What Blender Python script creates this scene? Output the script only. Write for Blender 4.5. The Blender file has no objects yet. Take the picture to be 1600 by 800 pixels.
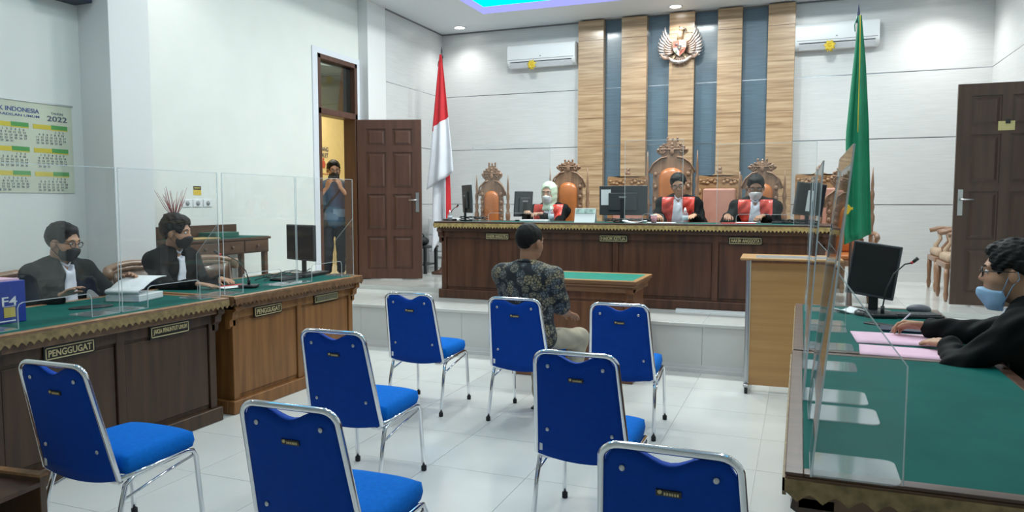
import bpy, bmesh, math, random
import numpy as np
from mathutils import Vector, Matrix, Euler

random.seed(7); np.random.seed(7)
SC = bpy.context.scene
COL = SC.collection
PI = math.pi

# ------------------------------------------------------------------ camera
cam = bpy.data.cameras.new('camera'); cam.sensor_width = 36.0; cam.lens = 36.0 * 1155 / 1600
cam.clip_start = 0.05; cam.clip_end = 60
cam_o = bpy.data.objects.new('camera', cam); COL.objects.link(cam_o)
cam_o.location = (0, 0, 1.55)
cam_o.rotation_euler = (math.radians(90 - 4.2), 0, math.radians(21.3))
SC.camera = cam_o
# ------------------------------------------------------------------ world
w = bpy.data.worlds.new('world'); SC.world = w; w.use_nodes = True
w.node_tree.nodes['Background'].inputs[0].default_value = (0.75, 0.85, 1.0, 1)
w.node_tree.nodes['Background'].inputs[1].default_value = 0.3
# ------------------------------------------------------------------ exposure
vs = SC.view_settings
vs.view_transform = 'Standard'; vs.look = 'None'; vs.gamma = 1.0; vs.use_curve_mapping = False
vs.exposure = 0.0
# strengths of the seen and unseen lamps (watts per lamp; the lamps are built further down)
PANEL_W = 33.0       # unseen square ceiling panels inside the tray
DOWN_W = 8.5        # round downlights along the walls
LED_E = 4.5          # blue cove strip
CORR_W = 40.0        # corridor lamp
LIGHT_COL = (0.95, 1.0, 0.965)

# ------------------------------------------------------------------ helpers: objects
def link(o, parent=None):
    COL.objects.link(o)
    if parent is not None: o.parent = parent
    return o
def tag(o, label=None, cat=None, group=None, kind=None):
    if label: o['label'] = label
    if cat: o['category'] = cat
    if group: o['group'] = group
    if kind: o['kind'] = kind
    return o
def empty(name, loc=(0, 0, 0), rz=0.0, label=None, cat=None, group=None, kind=None, parent=None):
    o = bpy.data.objects.new(name, None); link(o, parent)
    o.location = loc; o.rotation_euler = (0, 0, rz); o.empty_display_size = 0.1
    return tag(o, label, cat, group, kind)
def copy_tree(o, parent=None):
    c = o.copy(); COL.objects.link(c)
    if parent is not None: c.parent = parent
    for ch in list(o.children): copy_tree(ch, c)
    return c

class MB:
    """collects simple shapes; build() links them as one mesh object"""
    def __init__(s): s.v = []; s.f = []; s.mi = []; s.mats = []; s.cur = 0; s.smooth = []
    def use(s, m):
        if m not in s.mats: s.mats.append(m)
        s.cur = s.mats.index(m); return s
    def add(s, vs_, fs, sm=False, M=None):
        n = len(s.v)
        if M is not None: vs_ = [tuple(M @ Vector(p)) for p in vs_]
        s.v += [tuple(p) for p in vs_]
        for f in fs:
            s.f.append(tuple(i + n for i in f)); s.mi.append(s.cur); s.smooth.append(sm)
        return s
    def box(s, x0, x1, y0, y1, z0, z1, M=None):
        v = [(x, y, z) for z in (z0, z1) for y in (y0, y1) for x in (x0, x1)]
        return s.add(v, [(0, 2, 3, 1), (4, 5, 7, 6), (0, 1, 5, 4), (2, 6, 7, 3), (0, 4, 6, 2), (1, 3, 7, 5)], False, M)
    def cbox(s, c, h, M=None):
        return s.box(c[0]-h[0], c[0]+h[0], c[1]-h[1], c[1]+h[1], c[2]-h[2], c[2]+h[2], M)
    def tube(s, pts, r, n=8, closed=False, sm=True, M=None, caps=True):
        P = [Vector(p) for p in pts]; m = len(P)
        rs = r if isinstance(r, (list, tuple)) else [r] * m
        vv = []; ff = []; up = None
        for i in range(m):
            if closed: t = (P[(i+1) % m] - P[i-1]).normalized()
            else: t = (P[min(i+1, m-1)] - P[max(i-1, 0)]).normalized()
            if up is None:
                up = Vector((0, 0, 1)) if abs(t.z) < .9 else Vector((1, 0, 0))
            a = t.cross(up).normalized(); b = a.cross(t).normalized(); up = b
            for k in range(n):
                an = 2 * PI * k / n
                vv.append(P[i] + (a * math.cos(an) + b * math.sin(an)) * rs[i])
        for i in range(m if closed else m - 1):
            j = (i + 1) % m
            for k in range(n):
                l = (k + 1) % n
                ff.append((i*n+k, i*n+l, j*n+l, j*n+k))
        if not closed and caps:
            ff.append(tuple(range(n-1, -1, -1))); ff.append(tuple((m-1)*n+k for k in range(n)))
        return s.add(vv, ff, sm, M)
    def lathe(s, prof, n=14, M=None, sm=True):
        vv = []; ff = []
        for r, z in prof:
            for k in range(n):
                an = 2*PI*k/n; vv.append((r*math.cos(an), r*math.sin(an), z))
        m = len(prof)
        for i in range(m-1):
            for k in range(n):
                l = (k+1) % n; ff.append((i*n+k, i*n+l, (i+1)*n+l, (i+1)*n+k))
        ff.append(tuple(range(n-1, -1, -1))); ff.append(tuple((m-1)*n+k for k in range(n)))
        return s.add(vv, ff, sm, M)
    def prism(s, poly, d0, d1, axis='y', M=None, sm=False):
        """poly of 2d points, extruded along axis from d0 to d1 (poly counter-clockwise seen from -axis for y)"""
        n = len(poly)
        def P(a, b, d):
            return {'y': (a, d, b), 'x': (d, a, b), 'z': (a, b, d)}[axis]
        vv = [P(a, b, d0) for a, b in poly] + [P(a, b, d1) for a, b in poly]
        ff = [tuple(range(n)), tuple(range(2*n-1, n-1, -1))]
        for i in range(n):
            j = (i+1) % n; ff.append((i, i+n, j+n, j))
        return s.add(vv, ff, sm, M)
    def ball(s, c, r, n=8, m=6, M=None):
        rx, ry, rz = r if isinstance(r, (tuple, list)) else (r, r, r)
        vv = [(c[0], c[1], c[2]-rz)]; ff = []
        for i in range(1, m):
            th = -PI/2 + PI*i/m
            for k in range(n):
                an = 2*PI*k/n
                vv.append((c[0]+rx*math.cos(th)*math.cos(an), c[1]+ry*math.cos(th)*math.sin(an), c[2]+rz*math.sin(th)))
        vv.append((c[0], c[1], c[2]+rz)); L = len(vv)-1
        for k in range(n):
            l = (k+1) % n
            ff.append((0, 1+l, 1+k)); ff.append((L, 1+(m-2)*n+k, 1+(m-2)*n+l))
            for i in range(m-2): ff.append((1+i*n+k, 1+i*n+l, 1+(i+1)*n+l, 1+(i+1)*n+k))
        return s.add(vv, ff, True, M)
    def sheet(s, fn, nu, nv, sm=True, M=None):
        vv = [fn(i/nu, j/nv) for j in range(nv+1) for i in range(nu+1)]
        ff = [(j*(nu+1)+i, j*(nu+1)+i+1, (j+1)*(nu+1)+i+1, (j+1)*(nu+1)+i) for j in range(nv) for i in range(nu)]
        return s.add(vv, ff, sm, M)
    def mesh(s, name, m=None):
        me = bpy.data.meshes.new(name); me.from_pydata(s.v, [], s.f)
        for mm in (s.mats or ([m] if m else [])): me.materials.append(mm)
        me.polygons.foreach_set('material_index', s.mi if s.mats else [0]*len(s.f))
        me.polygons.foreach_set('use_smooth', s.smooth)
        bm = bmesh.new(); bm.from_mesh(me); bmesh.ops.recalc_face_normals(bm, faces=bm.faces); bm.to_mesh(me); bm.free()
        me.update(); return me
    def build(s, name, m=None, parent=None, bevel=0, seg=2, solid=0, sub=0):
        o = link(bpy.data.objects.new(name, s.mesh(name, m)), parent)
        if solid:
            md = o.modifiers.new('s', 'SOLIDIFY'); md.thickness = solid; md.offset = 0
        if bevel:
            md = o.modifiers.new('b', 'BEVEL'); md.width = bevel; md.segments = seg; md.limit_method = 'ANGLE'; md.angle_limit = 0.7
            md.harden_normals = False
            o.data.polygons.foreach_set('use_smooth', [True]*len(o.data.polygons))
            w_ = o.modifiers.new('w', 'WEIGHTED_NORMAL'); w_.keep_sharp = False
        if sub:
            md = o.modifiers.new('u', 'SUBSURF'); md.levels = sub; md.render_levels = sub
        return o
def T(x=0, y=0, z=0, rx=0, ry=0, rz=0, s=1):
    return Matrix.Translation((x, y, z)) @ Euler((rx, ry, rz)).to_matrix().to_4x4() @ Matrix.Scale(s, 4)

def text_obj(txt, name, m, parent, width=None, height=None, M=None, depth=0.002, bold=0.0):
    """raised lettering in the xz plane facing -y, centred at the origin of M"""
    cu = bpy.data.curves.new('t', 'FONT'); cu.body = txt; cu.align_x = 'CENTER'; cu.align_y = 'CENTER'
    cu.size = 1; cu.extrude = 0.02; cu.offset = bold; cu.resolution_u = 3
    to = bpy.data.objects.new('t', cu); COL.objects.link(to)
    dg = bpy.context.evaluated_depsgraph_get()
    me = bpy.data.meshes.new_from_object(to.evaluated_get(dg))
    bpy.data.objects.remove(to); bpy.data.curves.remove(cu)
    n = len(me.vertices); co = np.empty(n*3, 'f'); me.vertices.foreach_get('co', co); co = co.reshape(-1, 3)
    lo, hi = co.min(0), co.max(0); c = (lo+hi)/2; sz = hi-lo
    sx = width/sz[0] if width else height/sz[1]
    sy = height/sz[1] if height else sx
    q = np.empty_like(co); q[:, 0] = (co[:, 0]-c[0])*sx; q[:, 2] = (co[:, 1]-c[1])*sy; q[:, 1] = -(co[:, 2]-c[2])/max(sz[2], 1e-6)*depth
    if M is not None:
        A = np.array(M); q = q @ A[:3, :3].T + A[:3, 3]
    me.vertices.foreach_set('co', q.ravel().astype('f')); me.materials.clear(); me.materials.append(m); me.update()
    me.name = name
    return link(bpy.data.objects.new(name, me), parent)

# ------------------------------------------------------------------ helpers: materials
MATS = {}
def nt(name):
    m = bpy.data.materials.new(name); m.use_nodes = True
    t = m.node_tree; b = t.nodes['Principled BSDF']; MATS[name] = m
    return m, t, b
def mat(name, col, rough=.5, metal=0.0, var=0.0, scale=12.0, bump=0.0, bscale=60.0, stretch=(1, 1, 1), spec=.5, sheen=0, emit=None, es=1.0, coat=0, trans=0):
    m, t, b = nt(name)
    b.inputs['Base Color'].default_value = (*col, 1); b.inputs['Roughness'].default_value = rough
    b.inputs['Metallic'].default_value = metal; b.inputs['Specular IOR Level'].default_value = spec
    if sheen: b.inputs['Sheen Weight'].default_value = sheen
    if coat: b.inputs['Coat Weight'].default_value = coat; b.inputs['Coat Roughness'].default_value = .1
    if emit: b.inputs['Emission Color'].default_value = (*emit, 1); b.inputs['Emission Strength'].default_value = es
    if var or bump:
        tc = t.nodes.new('ShaderNodeTexCoord'); mp = t.nodes.new('ShaderNodeMapping')
        mp.inputs['Scale'].default_value = stretch; t.links.new(tc.outputs['Object'], mp.inputs[0])
    if var:
        n = t.nodes.new('ShaderNodeTexNoise'); n.inputs['Scale'].default_value = scale; n.inputs['Detail'].default_value = 4
        t.links.new(mp.outputs[0], n.inputs[0])
        r = t.nodes.new('ShaderNodeValToRGB'); e = r.color_ramp.elements
        e[0].position = .3; e[1].position = .7
        e[0].color = (*[c*(1-var) for c in col], 1); e[1].color = (*[min(1, c*(1+var)) for c in col], 1)
        t.links.new(n.outputs[0], r.inputs[0]); t.links.new(r.outputs[0], b.inputs['Base Color'])
    if bump:
        n2 = t.nodes.new('ShaderNodeTexNoise'); n2.inputs['Scale'].default_value = bscale; n2.inputs['Detail'].default_value = 3
        t.links.new(mp.outputs[0], n2.inputs[0])
        bp = t.nodes.new('ShaderNodeBump'); bp.inputs['Strength'].default_value = bump; bp.inputs['Distance'].default_value = .004
        t.links.new(n2.outputs[0], bp.inputs['Height']); t.links.new(bp.outputs[0], b.inputs['Normal'])
    return m
def wood(name, c1, c2, axis='z', scale=3.0, rough=.35, coat=.15, world=False, c3=None):
    m, t, b = nt(name)
    tc = t.nodes.new('ShaderNodeTexCoord'); mp = t.nodes.new('ShaderNodeMapping')
    st = {'x': (.45, 9, 9), 'y': (9, .7, 9), 'z': (9, 9, .7)}[axis]
    mp.inputs['Scale'].default_value = st; t.links.new(tc.outputs['Object'], mp.inputs[0])
    n = t.nodes.new('ShaderNodeTexNoise'); n.inputs['Scale'].default_value = scale; n.inputs['Detail'].default_value = 6; n.inputs['Distortion'].default_value = .35
    t.links.new(mp.outputs[0], n.inputs[0])
    r = t.nodes.new('ShaderNodeValToRGB'); e = r.color_ramp.elements
    e[0].position = .32; e[1].position = .68; e[0].color = (*c1, 1); e[1].color = (*c2, 1)
    if c3:
        k = e.new(.5); k.color = (*c3, 1)
    t.links.new(n.outputs[0], r.inputs[0]); t.links.new(r.outputs[0], b.inputs['Base Color'])
    b.inputs['Roughness'].default_value = rough; b.inputs['Coat Weight'].default_value = coat; b.inputs['Coat Roughness'].default_value = .15
    bp = t.nodes.new('ShaderNodeBump'); bp.inputs['Strength'].default_value = .12; bp.inputs['Distance'].default_value = .003
    t.links.new(n.outputs[0], bp.inputs['Height']); t.links.new(bp.outputs[0], b.inputs['Normal'])
    return m
def acrylic(name, tint=(.96, .98, .98), haze=.03, ior=1.45, rough=.01):
    m, t, b = nt(name); t.nodes.remove(b); out = t.nodes['Material Output']
    tr = t.nodes.new('ShaderNodeBsdfTransparent'); tr.inputs[0].default_value = (*tint, 1)
    gl = t.nodes.new('ShaderNodeBsdfGlossy'); gl.inputs['Roughness'].default_value = rough
    df = t.nodes.new('ShaderNodeBsdfDiffuse'); df.inputs[0].default_value = (.85, .9, .92, 1)
    ge = t.nodes.new('ShaderNodeNewGeometry'); dt = t.nodes.new('ShaderNodeVectorMath'); dt.operation = 'DOT_PRODUCT'
    t.links.new(ge.outputs['Normal'], dt.inputs[0]); t.links.new(ge.outputs['Incoming'], dt.inputs[1])
    def mth(op, a, b_=None):
        n = t.nodes.new('ShaderNodeMath'); n.operation = op; n.use_clamp = False
        for i, v in enumerate((a, b_)):
            if v is None: continue
            if isinstance(v, (int, float)): n.inputs[i].default_value = v
            else: t.links.new(v, n.inputs[i])
        return n.outputs[0]
    f0 = ((ior-1)/(ior+1))**2       # Schlick reflectance, the same from both sides of the sheet
    pw = mth('POWER', mth('SUBTRACT', 1.0, mth('ABSOLUTE', dt.outputs['Value'])), 5.0)
    frv = mth('MULTIPLY_ADD', pw, 1-f0); frv.node.inputs[2].default_value = f0
    m1 = t.nodes.new('ShaderNodeMixShader'); m1.inputs[0].default_value = haze
    m2 = t.nodes.new('ShaderNodeMixShader')
    t.links.new(tr.outputs[0], m1.inputs[1]); t.links.new(df.outputs[0], m1.inputs[2])
    t.links.new(frv, m2.inputs[0]); t.links.new(m1.outputs[0], m2.inputs[1]); t.links.new(gl.outputs[0], m2.inputs[2])
    t.links.new(m2.outputs[0], out.inputs[0])
    return m
def emission(name, col, s):
    m, t, b = nt(name); t.nodes.remove(b)
    e = t.nodes.new('ShaderNodeEmission'); e.inputs[0].default_value = (*col, 1); e.inputs[1].default_value = s
    t.links.new(e.outputs[0], t.nodes['Material Output'].inputs[0]); return m

W = mat('white_paint', (.79, .815, .78), .6, var=.02, scale=3)
W_COL = mat('pillar_paint', (.79, .80, .80), .55)
W_CEIL = mat('ceiling_paint', (.76, .80, .84), .6)
PANEL = mat('white_laminate', (.635, .645, .645), .32, var=.06, scale=6, stretch=(.6, .6, 16), bump=.08, bscale=20)
STRIP = mat('steel_strip', (.40, .41, .43), .25, metal=1.0, var=.6, scale=2.0)
TILE = mat('floor_tile', (.68, .695, .675), .13, var=.025, scale=4, spec=.5)
GROUT = mat('grout', (.635, .645, .625), .5)
RISER = mat('riser_tile', (.66, .68, .665), .25, var=.03, scale=3)
WOODCOL = wood('wall_wood', (.29, .175, .09), (.54, .38, .235), 'x', 4.0, .32, .3, c3=(.44, .285, .16))
BLUECOL = mat('wall_blue', (.10, .155, .205), .3, var=.16, scale=5, stretch=(.7, .7, 14), coat=.2)
DARKWOOD = wood('door_wood', (.075, .033, .022), (.115, .05, .033), 'z', 2.2, .42, .1)
DARKWOOD2 = wood('door_wood_dark', (.055, .03, .019), (.085, .045, .03), 'z', 2.2, .38, .15)
BENCH = wood('bench_wood', (.048, .017, .0085), (.105, .040, .019), 'z', 2.0, .42, .12)
BENCHX = wood('bench_wood_rail', (.05, .02, .012), (.10, .045, .024), 'x', 2.0, .38, .2)
DESKL = wood('dark_desk_wood', (.034, .0155, .007), (.070, .033, .0145), 'z', 2.0, .5, .05)
DESKO = wood('orange_desk_wood', (.155, .060, .014), (.27, .115, .030), 'z', 2.0, .48, .06)
RAILY = wood('desk_rail_wood', (.10, .05, .024), (.20, .105, .048), 'y', 2.0, .4, .2)
RAILORANGE = wood('rim_wood', (.26, .12, .045), (.42, .22, .10), 'y', 2.0, .35, .3)
GOLD = mat('gold_trim', (.46, .33, .13), .45, metal=.15, var=.3, scale=30)
GOLD2 = mat('dull_gold_trim', (.25, .175, .075), .5, metal=.1, var=.35, scale=30)
GREEN = mat('green_baize', (.005, .105, .088), .72, var=.10, scale=5, bump=.15, bscale=400, spec=.15)
CHROME = mat('chrome', (.78, .79, .82), .1, metal=1.0)
STEEL = mat('brushed_steel', (.55, .56, .57), .32, metal=1.0)
BLUEBACK = mat('blue_vinyl_back', (.002, .052, .345), .65, var=.06, scale=30, spec=.12)
BLUESEAT = mat('blue_fabric_seat', (.003, .142, .57), .85, var=.08, scale=60, bump=.2, bscale=300, spec=.1)
RUBBER = mat('black_rubber', (.015, .015, .017), .7)
BLACKPL = mat('black_plastic', (.014, .016, .018), .38)
SCREEN = mat('dark_screen', (.006, .007, .008), .16)
DKGREY = mat('dark_grey_plastic', (.045, .05, .055), .45)
GREYPL = mat('grey_plastic', (.33, .34, .35), .45)
WHITEPL = mat('white_plastic', (.82, .84, .86), .3)
PAPER = mat('white_paper', (.84, .86, .88), .7)
PINK = mat('pink_paper', (.86, .55, .70), .7, var=.03)
REDP = mat('red_folder', (.62, .03, .035), .5)
ACR = acrylic('clear_acrylic', (.985, .992, .992), .012)
ACRE = acrylic('acrylic_edge', (.9, .95, .96), .40, 1.6, .1)
ACRH = acrylic('acrylic_base_plate', (.93, .96, .97), .22, 2.0, .08)
GLASS = acrylic('door_glass', (.34, .38, .36), .02, 1.6)
BRASS = mat('brass', (.70, .52, .20), .3, metal=1.0)
CARVE = wood('carved_teak', (.20, .105, .06), (.36, .205, .125), 'z', 3.5, .4, .25)
CARVE2 = wood('carved_teak_pale', (.24, .12, .05), (.42, .24, .115), 'x', 3.5, .42, .2)
LEATHER = mat('orange_leather', (.50, .16, .045), .33, var=.10, scale=10, coat=.2)
PINKLEA = mat('pink_leather', (.50, .25, .19), .38, var=.06, scale=8, coat=.1)
BEECH = wood('beech_laminate', (.46, .24, .085), (.54, .30, .115), 'x', 2.5, .42, .1)
SIGNBLK = mat('sign_black', (.010, .010, .008), .35)
SIGNGLD = mat('sign_gold', (.60, .50, .27), .45, metal=.1)
YELLOW = mat('yellow_wall', (.85, .70, .36), .6, var=.03)
# ================================================================== the room
XL, XR, YB, YF, ZC = -5.6, 2.3, 10.98, -3.5, 4.23
P1, P2 = 0.45, 0.50            # the two levels of the judges' platform
fl = MB().box(XL-.1, XR+.1, YF, 6.86, -.12, -.005).build('floor', GROUT); tag(fl, kind='structure')
tile_me = MB().box(-.2985, .2985, -.2985, .2985, -.03, 0).mesh('floor_tile', TILE)
def tiles(parent, xs, ys, z):
    for x in xs:
        for y in ys:
            o = link(bpy.data.objects.new('floor_tile', tile_me), parent); o.location = (x, y, z)
tiles(fl, [XL + .3 + .6*i for i in range(13)], [6.5 - .6*j for j in range(16)], 0)
pf = MB().use(GROUT).box(XL, XR, 6.8, 8.0, -.1, P1-.005).box(XL, XR, 8.0, YB+.1, -.1, P2-.005).box(-7.4, XL, 7.3, 11.6, .3, P2-.01).build('platform'); tag(pf, kind='structure')
tiles(pf, [XL + .3 + .6*i for i in range(13)], [7.1, 7.7], P1)
tiles(pf, [XL + .3 + .6*i for i in range(13)], [8.3 + .6*j for j in range(5)], P2)
riser_me = MB().box(-.2985, .2985, -.012, .0, .07, P1-.03).mesh('riser_tile', RISER)
for i in range(13):
    o = link(bpy.data.objects.new('riser_tile', riser_me), pf); o.location = (XL + .3 + .6*i, 6.8, 0)
b = MB().box(XL, XR, 6.765, 6.8, 0, .035).box(XL, XR, 6.782, 6.8, .035, .07).build('baseboard_platform', mat('skirting_white', (.70, .71, .72), .3)); tag(b, kind='structure')
b = MB().box(XL, XR, 6.775, 6.81, P1-.03, P1+.001).build('trim_1', TILE, bevel=.005); tag(b, kind='structure')

# ceiling with a raised tray and blue cove lighting
TX0, TX1, TY0, TY1, ZT = -4.31, 1.05, 1.6, 9.92, 4.56
c = MB()
c.box(XL-.1, TX0, YF, YB+.1, ZC, ZC+.1).box(TX1, XR+.1, YF, YB+.1, ZC, ZC+.1)
c.box(TX0, TX1, YF, TY0, ZC, ZC+.1).box(TX0, TX1, TY1, YB+.1, ZC, ZC+.1)
c.box(TX0-.1, TX0, TY0-.1, TY1+.1, ZC+.1, ZT+.1).box(TX1, TX1+.1, TY0-.1, TY1+.1, ZC+.1, ZT+.1)
c.box(TX0, TX1, TY0-.1, TY0, ZC+.1, ZT+.1).box(TX0, TX1, TY1, TY1+.1, ZC+.1, ZT+.1)
c.box(TX0, TX1, TY0, TY1, ZT, ZT+.1)
ceil = c.build('ceiling', W_CEIL); tag(ceil, kind='structure')
def ring(z0, z1, d, m, name):
    r = MB(); e = .0
    r.box(TX0, TX0+d, TY0, TY1, z0, z1).box(TX1-d, TX1, TY0, TY1, z0, z1).box(TX0+d, TX1-d, TY0, TY0+d, z0, z1).box(TX0+d, TX1-d, TY1-d, TY1, z0, z1)
    return r.build(name, m, ceil)
ring(ZC+.10, ZC+.20, .02, emission('led_cyan', (.0, .62, 1.0), LED_E), 'led_strip')
ring(ZC+.0, ZC+.095, .012, emission('violet_edge_glow', (.36, .38, 1.0), LED_E*.27), 'tray_edge_glow')  # violet LED light on the tray's side face, put in as a glowing band
b = MB().box(XL, XR, YB-.095, YB-.085, ZC-.02, ZC).box(-5.456, -5.446, 9.14, 10.9, ZC-.02, ZC).build('trim_2', mat('shadow_gap', (.18, .19, .2), .5)); tag(b, kind='structure')

# walls
wl = MB()
wl.box(XL-.15, XL, YF, 7.74, -.1, ZC).box(XL-.15, XL, 8.61, YB+.1, -.1, ZC).box(XL-.15, XL, 7.74, 8.61, 3.38, ZC)
wall_left = wl.build('wall_left', W); tag(wall_left, kind='structure')
wr = MB()
wr.box(XR, XR+.15, YF, 7.7, -.1, ZC).box(XR, XR+.15, 8.6, YB+.1, -.1, ZC).box(XR, XR+.15, 7.7, 8.6, 2.76, ZC)
wall_right = wr.build('wall_right', W); tag(wall_right, kind='structure')
wall_back = MB().box(XL-.15, XR+.15, YB, YB+.12, -.1, ZC).build('wall_back', W); tag(wall_back, kind='structure')
wall_rear = MB().box(XL-.15, XR+.15, YF-.12, YF, -.1, ZC).build('wall_rear', W); tag(wall_rear, kind='structure')
# pillars on the left wall
p = MB().box(XL, -5.26, 4.50, 4.90, 0, ZC).build('pillar', W_COL, bevel=.004); tag(p, kind='structure')
p = MB().box(XL, -5.45, 8.67, 9.13, P2, ZC).build('pillar', W_COL, bevel=.004); tag(p, kind='structure')
# white laminate cladding with steel strips
ROWS = [(P2+.12, 1.505), (1.517, 2.37), (2.382, 3.222), (3.234, ZC-.02)]
def clad_back(x0, x1):
    for z0, z1 in ROWS: MB().box(x0, x1, YB-.08, YB, z0, z1).build('wall_panel', PANEL, wall_back)
    for z in (1.511, 2.376, 3.228): MB().box(x0, x1, YB-.077, YB, z-.006, z+.006).build('metal_strip', STRIP, wall_back)
clad_back(-5.456, -3.13); clad_back(-.13, 2.18)
def clad_side(xa, xb, y0, y1, par, xs):
    for z0, z1 in ROWS: MB().box(xa, xb, y0, y1, z0, z1).build('wall_panel', PANEL, par)
    for z in (1.511, 2.376, 3.228): MB().box(xs[0], xs[1], y0, y1, z-.006, z+.006).build('metal_strip', STRIP, par)
clad_side(XL, -5.456, 9.14, YB-.08, wall_left, (XL, -5.459))
clad_side(2.18, XR, 8.66, YB-.08, wall_right, (2.183, XR))
# wood and blue columns behind the judges
XS = [-3.138, -2.756, -2.488, -2.122, -1.800, -1.451, -1.135, -.81, -.474, -.131]
ZW = [P2, 1.62, 2.78, 3.92, ZC-.02]; ZB = [P2, 1.50, 2.376, 3.228, ZC-.02]
for i in range(9):
    x0, x1 = XS[i], XS[i+1]
    zs, m, y = (ZW, WOODCOL, YB-.22) if i % 2 == 0 else (ZB, BLUECOL, YB-.10)
    for k in range(4):
        MB().box(x0+(.0 if i % 2 == 0 else .001), x1-.001, y, YB, zs[k]+.003, zs[k+1]-.003).build('wood_panel' if i % 2 == 0 else 'blue_panel', m, wall_back)
    if i % 2:
        for z in ZB[1:4]: MB().box(x0+.001, x1-.001, y-.002, YB, z-.007, z+.007).build('metal_strip', STRIP, wall_back)
    else:
        for z in ZW[1:4]: MB().box(x0+.002, x1-.003, y+.004, YB, z-.003, z+.003).build('joint', DARKWOOD, wall_back)
for nm, bx in (('back', (XL, XR, YB-.1, YB, P2, P2+.12)), ('left', (-5.62, -5.44, 9.14, YB-.1, P2, P2+.12)), ('right', (2.16, XR, 8.66, YB-.1, P2, P2+.12))):
    b = MB().box(*bx).build('baseboard_' + nm, mat('baseboard_paint_' + nm, (.68, .69, .68), .3)); tag(b, kind='structure')

# left door: frame with transom, leaf swung into the room; corridor behind
d1 = empty('door_1', (XL, 8.61, P2), kind='structure')
f = MB()
for y0, y1 in ((-.87, -.81), (-.06, 0)): f.box(-.17, .02, y0, y1, 0, 2.88)
f.box(-.17, .02, -.87, 0, 2.82, 2.88).box(-.17, .02, -.87, 0, 2.14, 2.22)
f.build('door_frame', DARKWOOD, d1, bevel=.006)
MB().box(-.06, -.05, -.81, -.06, 2.22, 2.82).build('transom_pane', GLASS, d1)
tr = MB().box(0, .015, -.97, -.87, -.0, 2.95).box(0, .015, 0, .06, 0, 2.95).box(0, .015, -.87, 0, 2.88, 2.95)
tr.build('architrave', mat('architrave_paint', (.74, .77, .83), .5), d1)
def door_leaf(parent, w_, h, th, m, handle_left, handle_mat, px_in=None):
    """leaf in the local xz plane, x 0..w_, thickness along y; 2 x 4 raised panels both faces"""
    root = MB()
    rows = [(.13, .57), (.66, 1.14), (1.22, 1.70), (1.78, h-.12)]
    cols = [(.12, w_/2-.045), (w_/2+.045, w_-.12)]
    xs = [0, cols[0][0], cols[0][1], cols[1][0], cols[1][1], w_]
    zs = [0] + [z for r in rows for z in r] + [h]
    for i in range(5):
        for k in range(len(zs)-1):
            if i in (1, 3) and k % 2 == 1: continue
            root.box(xs[i], xs[i+1], -th/2, th/2, zs[k], zs[k+1])
    o = root.build('door_leaf', m, parent)
    for (x0, x1) in cols:
        for (z0, z1) in rows:
            pm = MB().box(x0, x1, -th/2+.014, th/2-.014, z0, z1)
            for s in (-1, 1):
                y0, y1 = (-th/2+.014, -th/2+.002) if s < 0 else (th/2-.014, th/2-.002)
                a, g = .02, .045
                v = [(x0+a, y0, z0+a), (x1-a, y0, z0+a), (x1-a, y0, z1-a), (x0+a, y0, z1-a), (x0+g, y1, z0+g), (x1-g, y1, z0+g), (x1-g, y1, z1-g), (x0+g, y1, z1-g)]
                pm.add(v, [(0, 1, 5, 4), (1, 2, 6, 5), (2, 3, 7, 6), (3, 0, 4, 7), (4, 5, 6, 7)])
            pm.build('panel', m, o)
    hx = .055 if handle_left else w_-.055
    hd = MB()
    for s in (-1, 1):
        hd.box(hx-.022, hx+.022, s*th/2-.004, s*th/2+.004, .90, 1.16)
        dx = .11 if handle_left else -.11
        hd.tube([(hx, s*th/2, 1.06), (hx, s*(th/2+.05), 1.06), (hx+dx, s*(th/2+.05), 1.06)], .009, 8)
    hd.build('handle', handle_mat, o)
    return o
lf = door_leaf(d1, .86, 2.13, .04, DARKWOOD, False, STEEL); lf.location = (.03, -.035, .012); lf.rotation_euler = (0, 0, math.radians(19))
# right door, swung open square to its wall
d2 = empty('door_2', (2.28, 8.60, P2), kind='structure')
f = MB()
for y0, y1 in ((-.9, -.84), (-.06, 0)): f.box(-.02, .17, y0, y1, 0, 2.26)
f.box(-.02, .17, -.9, 0, 2.2, 2.26)
f.build('door_frame', DARKWOOD2, d2, bevel=.006)
lf2 = door_leaf(d2, .85, 2.2, .04, DARKWOOD2, False, STEEL); lf2.location = (-.0, -.03, .012); lf2.rotation_euler = (0, 0, PI)
pl = MB().box(-.07, .07, -.004, 0, -.045, .045).build('door_notice', mat('notice_yellow', (.62, .55, .25), .4), lf2)
pl.location = (.43, .027, 1.78)
k = MB().box(.42-.02, .42+.02, .026, .034, 1.80, 1.84).build('notice_clip', BLACKPL, lf2)
# corridor beyond the left door
cw = MB().box(-7.45, -7.3, 7.2, 11.7, .3, 3.6).box(-7.3, XL-.15, 11.6, 11.7, .3, 3.6).box(-7.3, XL-.15, 7.2, 7.3, .3, 3.6)
cw = cw.build('wall_corridor', YELLOW); tag(cw, kind='structure')
cc = MB().box(-7.45, XL-.15, 7.2, 11.7, 3.6, 3.7).build('ceiling_corridor', W_CEIL); tag(cc, kind='structure')
cf = MB().box(-7.3, XL, 7.3, 11.6, P2-.012, P2-.002).build('floor_corridor', TILE); tag(cf, kind='structure')
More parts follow.
